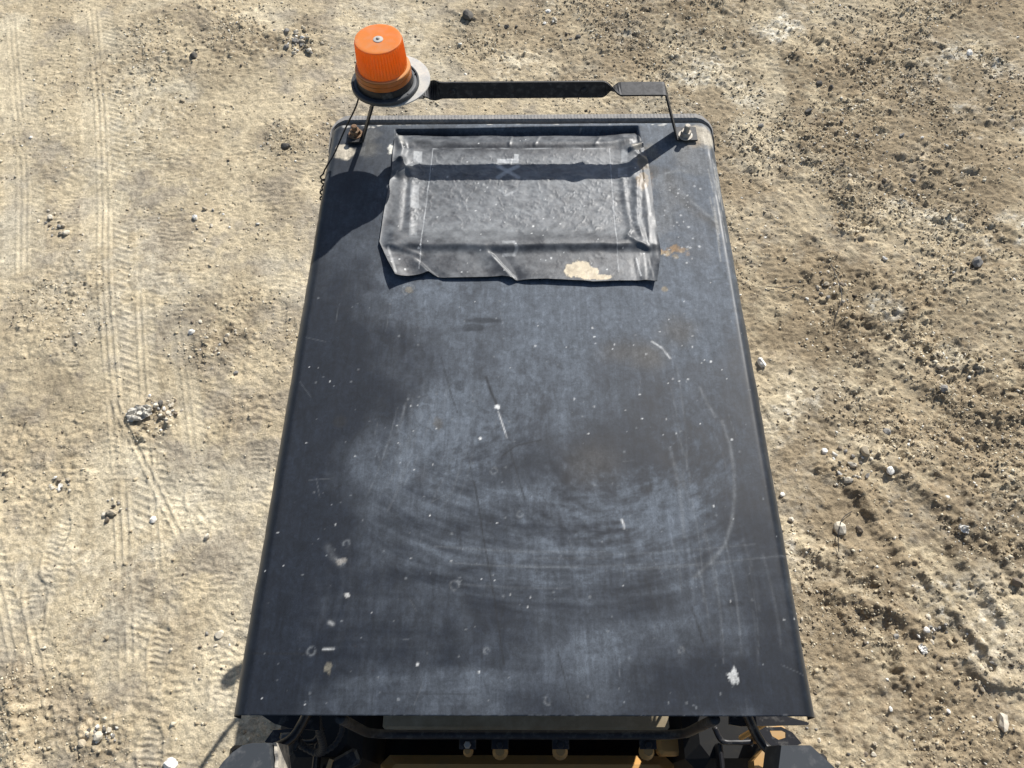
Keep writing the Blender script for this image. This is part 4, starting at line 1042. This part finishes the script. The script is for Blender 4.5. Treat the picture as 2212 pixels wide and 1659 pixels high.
# ---------------------------------------------------------------- what shows below the front edge of the roof
def build_lower():
    P = lambda px, py, D: at(px, py, H - D)
    # guard bar: a tube hoop hanging between the posts
    D = .34
    a, b = P(800, 1587, D), P(1474, 1588, D); yb = P(1100, 1587, D)[1]; R = .060
    path = [(a[0], yb, H - .030), (a[0], yb, H - .15), (a[0], yb, H - D + R)]
    for k in range(1, 9): path.append((a[0] + R * (1 - math.cos(k / 8 * math.pi / 2)), yb, H - D + R * (1 - math.sin(k / 8 * math.pi / 2))))
    for k in range(1, 12): path.append((a[0] + R + (b[0] - a[0] - 2 * R) * k / 12, yb, H - D))
    for k in range(0, 9): path.append((b[0] - R + R * math.sin(k / 8 * math.pi / 2), yb, H - D + R * (1 - math.cos(k / 8 * math.pi / 2))))
    path += [(b[0], yb, H - .15), (b[0], yb, H - .030)]
    bar = Part().tube(path, .0092, 14).build('guard_bar', M_STRAP, smooth=True)
    bar['label'] = 'black tube guard bar hanging below the front edge of the roof'
    # small tabs, hex bolts and tan bushings along the bar
    for px, big in ((1010, 0), (1080, 1), (1211, 1), (1400, 1)):
        q = P(px, 1606, D + .01); q2 = P(px, 1622, D + .03)
        Part().box((q[0], q[1], H - D - .012), (.036, .022, .003), 0, .001).build('bar_tab', M_BLACK, bar)
        Part().lathe([(.0001, .008), (.0065, .008), (.0078, .006), (.0078, 0)], (q[0], q[1] - .003, H - D - .009), 6).build('bar_bolt', M_STEEL if not big else M_RUBBER, bar)
        r = .0105 if big else .0068
        Part().lathe([(.0001, .024), (r * .95, .024), (r, .020), (r * 1.05, .008), (r * 1.5, .002), (r * 1.6, -.006), (r * .8, -.012), (.0001, -.012)], (q2[0], q2[1], H - D - .050), 20).build('bushing', M_BUSH, bar, angle=40)
    # dash panel behind the bar, dark footwell, tan deck
    e = P(1100, 1576, .42)
    dash = Part().box(((a[0] + b[0]) / 2, e[1] + .15, H - .432), (b[0] - a[0] - .02, .30, .02), 0, .006).build('dash_panel', M_OLIVE)
    dash['label'] = 'olive grey dash panel behind the guard bar'
    Part().box(((a[0] + b[0]) / 2, e[1] + .16, H - .60), (b[0] - a[0] - .05, .27, .31), 0, .01).build('dash_box', M_BLACK, dash)
    f0 = P(1100, 1640, .75)
    Part().box((0, f0[1] + .20, H - .80), (.74, .44, .05), 0, .01).build('footwell_floor', M_DARKFLOOR)
    d0 = P(1100, 1630, .58)
    body = Part().box((.01, d0[1] - .12, H - .66), (.70, .24, .15), 0, .02).build('front_deck', M_DECK)
    body['label'] = 'brown tan steel deck below the guard bar'
    c0 = P(1462, 1608, .52)
    Part().box((c0[0], c0[1], H - .55), (.085, .045, .05), 0, .008).build('deck_lug', M_DECK, body)
    # posts at the four corners, rails and beams under the roof
    for sx in (-1, 1):
        for y_ in (.085, 1.30):
            Part().box((sx * .385, y_, H - .60), (.05, .05, 1.10), 0, .008).build('roof_post', M_BLACK)
        Part().box((sx * .385, .70, H - .052), (.045, 1.16, .028), 0, .004).build('roof_rail', M_BLACK)
        # black side consoles under the roof
        cons = Part().box((sx * .455, .42, H - .70), (.19, .98, .54), 0, .03).build('side_console', M_DARKFLOOR)
        Part().box((sx * .455, .40, H - .4285), (.12, .55, .012), 0, .004).build('console_pad', M_RUBBER, cons)
    for y_ in (.085, 1.30):
        Part().box((0, y_, H - .054), (.70, .045, .030), 0, .004).build('roof_beam', M_BLACK)
    # gusset plates that stick out to both sides
    for sx, pts, D_ in ((1, [(1575, 1545), (1690, 1545), (1748, 1561), (1746, 1566), (1600, 1569), (1575, 1565)], .16), (-1, [(565, 1545), (690, 1545), (690, 1578), (625, 1573), (592, 1563)], .18)):
        q = [P(px, py, D_)[:2] for px, py in pts]
        if sum(q[i][0] * q[(i + 1) % len(q)][1] - q[(i + 1) % len(q)][0] * q[i][1] for i in range(len(q))) < 0: q = q[::-1]
        Part().prism(q, H - D_ - .006, H - D_).build('gusset_plate', M_BLACK)
    # slotted bracket plates with tan steel showing through
    def slotted(outer, inner, D_, name='slotted_plate'):
        """flat plate with a window: outlines with the same number of points"""
        n = len(outer); V = []
        for z_ in (H - D_, H - D_ - .006):
            for px, py in outer + inner: V.append((*P(px, py, D_)[:2], z_))
        F_ = []
        for i in range(n):
            k = (i + 1) % n
            F_.append((i, k, n + k, n + i)); F_.append((2 * n + k, 2 * n + i, 3 * n + i, 3 * n + k))
            F_.append((k, i, 2 * n + i, 2 * n + k)); F_.append((n + i, n + k, 3 * n + k, 3 * n + i))
        Part().add(V, F_).build(name, M_BLACK)
    slotted([(1628, 1572), (1688, 1570), (1712, 1582), (1732, 1606), (1690, 1624), (1640, 1600)], [(1663, 1578), (1690, 1578), (1698, 1582), (1698, 1593), (1682, 1598), (1668, 1590)], .30)
    slotted([(590, 1577), (640, 1573), (650, 1590), (640, 1620), (595, 1622), (572, 1602)], [(604, 1583), (612, 1583), (626, 1592), (622, 1602), (612, 1600), (602, 1594)], .32)
    q = P(1682, 1590, .36); Part().box((q[0], q[1], H - .39), (.045, .040, .05), .15, .006).build('tan_bracket', M_TAN)
    q = P(610, 1593, .37); Part().box((q[0], q[1], H - .39), (.040, .030, .04), -.2, .006).build('tan_bracket', M_TAN)
    q = P(1652, 1648, .37); Part().prism([(q[0] - .026, q[1] - .05), (q[0] + .022, q[1] - .05), (q[0] + .026, q[1] + .002), (q[0] + .002, q[1] + .026), (q[0] - .022, q[1] + .004)], H - .42, H - .37).build('tan_bracket', M_TAN)
    q = P(708, 1650, .40); Part().prism([(q[0] - .012, q[1] - .04), (q[0] + .002, q[1] - .04), (q[0] + .010, q[1] + .008), (q[0] + .002, q[1] + .010)], H - .42, H - .40).build('tan_bracket', M_TAN)
    q0, q1 = P(1672, 1551, .20), P(1600, 1594, .36)
    Part().tube([q0, (q0 + q1) / 2, q1], .0055, 6).build('diagonal_brace', M_DECK)
    q = P(1648, 1588, .34); Part().lathe([(.0001, .0), (.012, 0), (.012, -.05)], (q[0], q[1], H - .36), 20).build('tan_pin', M_TAN, angle=40)
    # side levers below
    for sx, px in ((1, 1590), (-1, 650)):
        q = P(px, 1600, .38)
        Part().tube(smooth_path([(q[0] - sx * .045, q[1] + .025, H - .37), (q[0] - sx * .030, q[1], H - .38), (q[0], q[1] - .003, H - .38), (q[0] + sx * .034, q[1] - .002, H - .38)], 6), .0062, 10).build('lever_arm', M_BLACK, smooth=True)
        Part().box((q[0] - sx * .032, q[1] - .035, H - .41), (.010, .065, .04), 0, .003).build('lever_plate', M_BLACK)
    # corrugated hoses looping on the left
    def hose(pts, r, name='hose'):
        path = smooth_path(pts, 16)
        d = 0; ds = [0]
        for i in range(1, len(path)): d += (path[i] - path[i - 1]).length; ds.append(d)
        n = int(d / .0026); out = []
        for k in range(n + 1):
            s = d * k / n; j = max(1, int(np.searchsorted(ds, s))); j = min(j, len(path) - 1)
            t = (s - ds[j - 1]) / max(1e-6, ds[j] - ds[j - 1]); out.append(path[j - 1].lerp(path[j], t))
        return Part().tube(out, r, 10, rf=lambda i: r * (1.0 if i % 4 < 2 else .82)).build(name, M_RUBBER, smooth=True)
    hose([P(684, 1540, .22), P(690, 1580, .26), P(698, 1612, .32), P(685, 1626, .36), P(655, 1612, .36), P(630, 1590, .30)], .0085)
    hose([P(740, 1545, .34), P(738, 1580, .36), P(722, 1610, .37), P(690, 1630, .38)], .0065)
    q = P(617, 1602, .28); Part().box((q[0], q[1] - .004, H - .29), (.022, .042, .03), .1, .004).build('plug_housing', M_LAMP)
    q = P(735, 1650, .40); Part().box((q[0], q[1], H - .42), (.08, .035, .03), .5, .006).build('lever_plate', M_BLACK)
    for k, (x_, y_) in enumerate(((.385, .20), (.455, .33))):  # cables added in the sun's path to break up the lit patch on the dash
        Part().tube(smooth_path([(x_, y_, H - .05), (x_ + .010, y_ + .010 * (k - 1), H - .12), (x_ - .012, y_ - .02 + .012 * k, H - .20), (x_ + .006, y_ - .01, H - .30), (x_ + .01, y_, H - .43)], 6), .0034, 8).build('shade_cable', M_WIRE, smooth=True)
    Part().tube(smooth_path([(.37, .24, H - .10), (.41, .25, H - .16), (.46, .27, H - .14)], 6), .0036, 8).build('shade_cable', M_WIRE, smooth=True)
    # unseen block behind the camera, added to keep sky light from under the roof
    sky_blocker = Part().box((0, -1.01, 1.16), (.92, 1.20, 1.36), 0, .06).build('sky_blocker', M_TAN)
    Part().box((0, -.402, 1.22), (.86, .02, 1.18), 0, .008).build('blocker_face', M_BLACK, sky_blocker)  # black front added so little light bounces off the block
    # seat, body, fenders and tracks, hidden under the roof from this side
    Part().box((0, .72, 1.08), (.44, .46, .10), 0, .03).build('seat_cushion', M_RUBBER)
    Part().box((0, .99, 1.37), (.44, .10, .50), 0, .03).build('seat_back', M_RUBBER)
    Part().box((0, .80, .72), (.80, 1.10, .62), 0, .04).build('engine_cover', M_TAN)
    Part().box((0, .74, .36), (.60, .70, .10), 0, .02).build('slew_base', M_BLACK)
    for sx in (-1, 1):
        Part().box((sx * .50, .80, 1.02), (.20, 1.24, .05), 0, .02).build('fender', M_BLACK)
        pts = []
        for k in range(33):
            t = k / 32 * 2 * math.pi; cx_ = .58 * (1 if math.cos(t) > 0 else -1)
            pts.append((.75 + cx_ * .86 + .19 * math.cos(t), .20 + .185 * math.sin(t)))
        V = []; F_ = []; n = len(pts)
        for x_ in (sx * .31, sx * .53): V += [(x_, p[0], p[1]) for p in pts]
        for i in range(n): F_.append((i, (i + 1) % n, n + (i + 1) % n, n + i))
        F_ += [tuple(range(n)), tuple(range(2 * n - 1, n - 1, -1))]
        tr = Part().add(V, F_).build('rubber_track', M_RUBBER)
        for k in range(18):
            Part().box((sx * .42, .16 + k * .069, .012), (.22, .03, .022)).build('track_lug', M_RUBBER, tr)
    # hidden rod and box, added for the shadows they cast on the left ground
    Part().tube(smooth_path([(-.59, 1.30, 1.02), (-.64, 1.24, 1.04), (-.72, 1.09, 1.08), (-.79, .946, 1.10), (-.78, .90, 1.02), (-.60, .88, .98)], 6), .011, 10).build('shadow_rod', M_BLACK, smooth=True)
    Part().box((-.655, 1.44, 1.0), (.11, .05, .05), .5, .01).build('shadow_block', M_BLACK)
build_lower()

# ================================================================== STONES AND LITTER
def rock_mesh(name, seed, sub, flat, ang):
    rg = np.random.default_rng(seed)
    bm = bmesh.new(); bmesh.ops.create_icosphere(bm, subdivisions=sub, radius=1.0)
    V = np.array([v.co for v in bm.verts])
    for k in range(ang):                      # planar cuts give broken faces
        d = rg.normal(size=3); d /= np.linalg.norm(d); h = .55 + .3 * rg.random()
        s = V @ d; V = V - np.outer(np.maximum(s - h, 0), d)
    V *= (1 + .09 * rg.normal(size=(len(V), 1)))
    V *= np.array([1, .62 + .35 * rg.random(), flat * (.8 + .4 * rg.random())])
    for v, c in zip(bm.verts, V): v.co = c
    me = bpy.data.meshes.new(name); bm.to_mesh(me); bm.free()
    return me
def tinted(me, col, nm):
    m2 = me.copy(); m2.name = nm; m2.materials.clear(); m2.materials.append(M_STONE)
    C = np.tile(np.array(col), (len(m2.vertices), 1)) * (1 + .10 * RNG.normal(size=(len(m2.vertices), 1)))
    set_color(m2, 'Col', np.clip(C, .02, .85)); return m2
COLS = {'pale': (.60, .54, .43), 'white': (.74, .71, .64), 'tan': (.42, .36, .265), 'grey': (.26, .245, .22), 'dark': (.13, .12, .105), 'brown': (.20, .165, .125)}
SHAPES = [rock_mesh('stone_shape', 900 + k, 2, .62, 5) for k in range(6)]
VAR = {c: [tinted(s, COLS[c], 'stone') for s in SHAPES] for c in COLS}

def gz(x, y): return ground_fields(np.atleast_1d(np.array(x, float)), np.atleast_1d(np.array(y, float)), False)[0]

STONE_LIST = []     # (x, y, radius, colour, label, group, turn)
def px_size(px, py, s):
    p = at(px, py, 0.0); d = float((p - CAM) @ AX_F); return s / FPX * d
NOTED = [
    (1643, 787, 21, 'white', 'large pale rounded stone just off the right roof edge, with a dark shadow under it'),
    (371, 1652, 26, 'white', 'big white stone cut by the bottom picture edge, left of the grey work lamp'),
    (474, 1371, 17, 'pale', 'round tan stone on bare dust near the left roof edge, low in the picture'),
    (416, 720, 12, 'white', 'small bright white stone with a long shadow, left of the roof among brown crumbs'),
    (330, 1122, 14, 'white', 'white angular stone lying between two tyre grooves, below the crumpled scrap'),
    (447, 1160, 14, 'pale', 'pale flat stone on patterned boot marks left of the roof'),
    (128, 1052, 15, 'white', 'brightest stone of the small heap near the left picture edge'),
    (144, 504, 14, 'pale', 'pale stone with crumbs round it at the far left, level with the rubber sheet'),
    (109, 471, 11, 'pale', 'pale stone at the far left, above a paler pair of stones'),
    (178, 1605, 16, 'tan', 'tan lump left of the tyre track at the bottom left'),
    (215, 1591, 18, 'pale', 'largest stone of the heap beside the tyre track at the bottom left'),
    (240, 1108, 20, 'tan', 'long tan stone at the top of the left tyre track heap'),
    (1746, 243, 15, 'dark', 'dark round stone right of the roof, level with its far edge'),
    (1643, 274, 11, 'grey', 'grey stone close to the far right roof corner'),
    (1769, 181, 12, 'dark', 'black stone above the dark round one, top right'),
    (2089, 123, 14, 'white', 'lone white stone on pale crust near the top right corner'),
    (1913, 935, 16, 'grey', 'smooth dark grey stone on pale ground halfway down the right side'),
    (1830, 1041, 18, 'pale', 'rounded stone at the lower end of the pale stone heap on the right'),
    (1838, 1005, 16, 'pale', 'pale stone in the middle of the heap on the right'),
    (1866, 980, 20, 'tan', 'long flat slab at the top of the pale stone heap on the right'),
    (1781, 976, 13, 'white', 'white stone between the right roof edge and the pale stone heap'),
    (1920, 1020, 17, 'white', 'white flat stone right of the pale stone heap'),
    (2035, 843, 17, 'grey', 'blue grey stone at the left end of the dark hollow on the right'),
    (2110, 568, 26, 'grey', 'long grey stone lying near the right picture edge'),
    (2163, 1561, 32, 'pale', 'broad flat pale stone in the bottom right corner'),
    (1933, 1376, 12, 'grey', 'square grey stone in the rut at the lower right'),
    (1995, 1363, 12, 'white', 'white angular stone in the gravel above the bone white shard'),
    (2048, 1536, 9, 'white', 'small square white chip at the lower right'),
    (1813, 1143, 26, 'pale', 'pale flat slab stuck in the churned soil right of the roof'),
    (1921, 1532, 10, 'white', 'white pebble on dark gravel at the lower right'),
    (1855, 1145, 16, 'brown', 'brown clod just right of the pale flat slab'),
    (618, 317, 17, 'dark', 'dark clod on the tan ground left of the beacon wire coil'),  # dark lump put where the ground only has a hole-like shadow
    (423, 129, 15, 'dark', 'dark clod in the upper left, alone above a pale trail'),
    (1012, 35, 24, 'dark', 'biggest dark clod at the top middle of the picture'),
    (640, 96, 13, 'grey', 'grey stone in the middle of the pebble heap at the top left'),
    (1795, 190, 9, 'dark', 'small black stone next to the black one at the top right'),
    (1910, 560, 10, 'white', 'white chip in dark soil on the right, level with the torn sheet edge'),
    (2190, 1260, 20, 'brown', 'brown clod at the right picture edge, low in the picture'),
    (1710, 1122, 11, 'pale', 'pale pebble against the right roof edge, low down'),
    (1690, 1068, 10, 'white', 'white pebble touching the right roof edge'),
    (745, 1090, 0, 'pale', None)]
for px, py, s, col, lab in NOTED:
    if not lab: continue
    x, y = G(px, py); STONE_LIST.append((x, y, px_size(px, py, s) / 2 * 1.3, col, lab, None, RNG.random() * 6.28))

HEAPS = [  # loose heaps of pebbles: pixel, spread in pixels, count
    (640, 98, 34, 34), (345, 888, 34, 30), (1845, 1010, 48, 26), (215, 1585, 30, 22), (240, 1104, 34, 12), (128, 1050, 24, 10), (1790, 620, 40, 16), (2010, 1370, 44, 18),
    (1690, 1330, 40, 10), (470, 730, 60, 14), (460, 480, 50, 12), (110, 490, 40, 12), (2130, 1480, 60, 14), (1850, 1630, 70, 16), (470, 1420, 60, 12), (1830, 300, 140, 26), (1180, 80, 130, 20), (2100, 300, 110, 20), (620, 1000, 30, 6), (60, 1580, 40, 12)]
HEAP_NAME = ['pebble heap at the top left', 'pebble heap beside the crumpled scrap', 'pale stone heap on the right', 'heap beside the bottom left tyre track', 'row of stones across the left tyre track', 'small heap near the left picture edge',
             'dark soil right of the roof', 'gravel beside the lower right rut', 'ground close to the lower right roof edge', 'brown crumbs left of the roof', 'ground left of the rubber sheet', 'pale group at the far left', 'bottom right corner', 'ground under the right work lamp',
             'dust left of the lower roof', 'brown ground at the upper right', 'ground beyond the beacon bracket', 'ground near the top right picture edge', 'ground against the left roof edge', 'ground near the bottom left corner']
HEAP_STONES = []
for (px, py, sp, n), hn in zip(HEAPS, HEAP_NAME):
    for k in range(n):
        ax, ay = px + RNG.normal(0, sp * .6), py + RNG.normal(0, sp * .45)
        if 1680 > ax > 520 and ay > 420: continue
        s = 5.0 + 7 * RNG.random() ** 2
        right = px > 1000
        col = RNG.choice(['pale', 'white', 'tan', 'grey', 'dark', 'brown'], p=[.2, .12, .2, .2, .16, .12] if right else [.3, .14, .24, .2, .05, .07])
        word = {'pale': 'pale', 'white': 'white', 'tan': 'tan', 'grey': 'grey', 'dark': 'dark', 'brown': 'brown'}[str(col)]
        if not (8 < ax < 2204 and 8 < ay < 1650): continue
        x, y = G(ax, ay)
        HEAP_STONES.append((ax, x, y, px_size(ax, ay, s) / 2 * 1.25, word, hn))
# each label counts the stones of one colour in one place from the left
ORD = ['leftmost', 'second', 'third', 'fourth', 'fifth', 'sixth', 'seventh', 'eighth', 'ninth', 'tenth', 'eleventh', 'twelfth', 'thirteenth', 'fourteenth', 'fifteenth', 'sixteenth', 'seventeenth', 'eighteenth', 'nineteenth', 'twentieth']
for hn in HEAP_NAME:
    prep = 'in' if any(w in hn for w in ('heap', 'row', 'group', 'gravel', 'soil', 'crumbs', 'dust', 'corner')) and not hn.startswith('ground') else 'on'
    for word in ('pale', 'white', 'tan', 'grey', 'dark', 'brown'):
        same = sorted(h for h in HEAP_STONES if h[5] == hn and h[4] == word)
        for k, h in enumerate(same):
            if len(same) == 1: lab = 'only small %s stone %s the %s' % (word, prep, hn)
            elif k == 0: lab = 'leftmost small %s stone %s the %s' % (word, prep, hn)
            elif k == len(same) - 1: lab = 'rightmost small %s stone %s the %s' % (word, prep, hn)
            else: lab = '%s small %s stone from left %s the %s' % (ORD[k], word, prep, hn)
            STONE_LIST.append((h[1], h[2], h[3], word, lab, 'small stones: ' + hn, RNG.random() * 6.28))
STONE_LIST = STONE_LIST[:330]
sx = np.array([s[0] for s in STONE_LIST]); sy = np.array([s[1] for s in STONE_LIST]); szs = gz(sx, sy)
first = {}
for i, (x, y, r, col, lab, grp, turn) in enumerate(STONE_LIST):
    me = VAR[col][i % 6]
    o = bpy.data.objects.new('clod' if col == 'brown' or (lab and 'clod' in lab) else 'stone', me)
    o.location = (x, y, szs[i] + r * .22); o.scale = (r, r, r * (1.0 + .3 * RNG.random()))
    o.rotation_euler = (RNG.normal(0, .22), RNG.normal(0, .22), turn)
    COL.objects.link(o)
    tag(o, lab, 'clod' if o.name.startswith('clod') else 'stone', grp)

def gravel():
    """uncountable grit: one mesh of small broken stones"""
    n = 60000
    u = RNG.random((n * 3, 2)); Y = -.3 + 6.0 * u[:, 1]; X = (u[:, 0] * 2 - 1) * (2.5 + .38 * Y)
    _, R, press, _ = ground_fields(X, Y, False)
    dens = (.07 + .95 * R ** 1.5) * (1 - .8 * press) * (.35 + 1.3 * sstep(.45, .7, fbm(X, Y, 3.5, 3, 701)))
    keep = np.nonzero(RNG.random(n * 3) < dens)[0][:n]
    X, Y = X[keep], Y[keep]; n = len(X)
    Z = gz(X, Y)
    r = .0030 + .0055 * RNG.random(n) ** 3 + .0085 * (RNG.random(n) ** 12) + .0005 * Y
    bv = np.array([(1, 0, 0), (-1, 0, 0), (0, 1, 0), (0, -1, 0), (0, 0, 1), (0, 0, -1)], float)
    bf = np.array([(0, 2, 4), (2, 1, 4), (1, 3, 4), (3, 0, 4), (2, 0, 5), (1, 2, 5), (3, 1, 5), (0, 3, 5)])
    sc = np.stack([np.ones(n), .6 + .4 * RNG.random(n), .40 + .30 * RNG.random(n)], -1) * r[:, None]
    V = (bv[None] + .22 * RNG.normal(size=(n, len(bv), 3))) * sc[:, None]
    a = RNG.random(n) * 6.28; ca, sa = np.cos(a)[:, None], np.sin(a)[:, None]
    til = RNG.normal(0, .35, n)[:, None]
    x_, y_, z_ = V[..., 0], V[..., 1], V[..., 2]
    z2 = z_ + x_ * til
    V = np.stack([x_ * ca - y_ * sa + X[:, None], x_ * sa + y_ * ca + Y[:, None], z2 + Z[:, None] + r[:, None] * .09], -1)
    side = X > .3
    pal = np.array([lin(214, 204, 180), lin(188, 174, 146), lin(160, 146, 122), lin(120, 110, 96), lin(76, 70, 62), lin(232, 228, 216)])
    pr = np.where(side[:, None], np.array([.20, .34, .26, .13, .03, .04]), np.array([.30, .42, .20, .05, .0, .03]))
    idx = (RNG.random(n)[:, None] > np.cumsum(pr, 1)).sum(1).clip(0, 5)
    C = pal[idx] * (.8 + .35 * RNG.random((n, 1))) * .9
    me = bpy.data.meshes.new('gravel')
    nv = len(bv); nf = len(bf)
    me.vertices.add(n * nv); me.vertices.foreach_set('co', V.reshape(-1).astype(np.float32))
    Fv = (bf[None] + (np.arange(n) * nv)[:, None, None]).reshape(-1)
    me.loops.add(len(Fv)); me.polygons.add(n * nf)
    me.loops.foreach_set('vertex_index', Fv.astype(np.int32)); me.polygons.foreach_set('loop_start', (np.arange(n * nf) * 3).astype(np.int32))
    me.materials.append(M_STONE); me.update(calc_edges=True)
    o = link(bpy.data.objects.new('gravel', me))
    set_color(me, 'Col', np.repeat(C, nv, 0))
    tag(o, 'fine grit and crumbs of soil strewn over the dirt', 'gravel', None, 'stuff')
gravel()

# crumpled scrap of sheet on the left
def scrap(name, px, py, lx, ly, rise, turn, mat, label, cat, seed, n=14):
    c = G(px, py); z0 = float(gz(c[0], c[1])[0])
    u = np.linspace(-1, 1, n + 6); v = np.linspace(-1, 1, n)
    U, V = np.meshgrid(u, v)
    edge = 1 - .25 * (fbm(U * 1.0, V * 1.0, 2.1, 3, seed) - .3)
    X = U * lx / 2 * edge; Y = V * ly / 2 * (1 - .45 * np.abs(U) ** 2) * edge
    Z = rise * (.25 + np.abs(fbm(U, V, 1.6, 3, seed + 3) - .5) * 3.2 * (1 - .3 * U ** 2) + .45 * np.maximum(0, V) * (1 - np.abs(U)))
    Z = Z - Z.min() + .004
    ct, s_ = math.cos(turn), math.sin(turn)
    P = np.stack([X * ct - Y * s_, X * s_ + Y * ct, Z], -1)
    o = grid_mesh(name, P, mat, smooth=False); o.location = (c[0], c[1], z0)
    md = o.modifiers.new('thickness', 'SOLIDIFY'); md.thickness = .0025
    return tag(o, label, cat)
M_SCRAP = worn_mat('scrap', (.55, .52, .45), (.16, .14, .12), .45, 35, .6)
M_SHARD = worn_mat('shard', (.72, .70, .65), (.45, .42, .36), .3, 40, .6)
scrap('crumpled_scrap', 303, 897, .135, .085, .040, .35, M_SCRAP, 'crumpled torn scrap of pale sheet on the left tyre track', 'scrap', 811)
scrap('white_shard', 1992, 1403, .045, .035, .016, 1.9, M_SHARD, 'bone white pointed shard in the lower right soil', 'scrap', 821, 8)
scrap('white_shard', 2077, 1146, .050, .034, .020, -.5, M_SHARD, 'white triangular shard sticking up from dark soil on the right', 'scrap', 831, 8)

def strand(pts, r, label, name='dry_root'):
    W_ = [G(*p) for p in pts]; xs = np.array([w[0] for w in W_]); ys = np.array([w[1] for w in W_]); zz = gz(xs, ys)
    lift = .006 + .022 * np.sin(np.linspace(.2, math.pi - .2, len(pts)))
    path = smooth_path([(x, y, z + l) for x, y, z, l in zip(xs, ys, zz, lift)], 8)
    o_ = path[0].copy(); path = [p - o_ for p in path]
    o = Shape().tube(path, r, 6).build(name, M_WIRE, None, smooth=True); o.location = o_
    tag(o, label, 'wire' if name == 'wire_scrap' else 'root')
strand([(1792, 575), (1806, 610), (1814, 640), (1812, 660), (1802, 690), (1800, 712)], .0022, 'thin bent black wire lying on dark soil right of the roof', 'wire_scrap')
strand([(1840, 1105), (1815, 1125), (1806, 1160), (1808, 1195)], .0020, 'thin dark root over the churned soil beside the pale slab')
strand([(1655, 620), (1690, 628), (1718, 618)], .0022, 'short dark root near the right roof edge, level with the torn sheet edge')
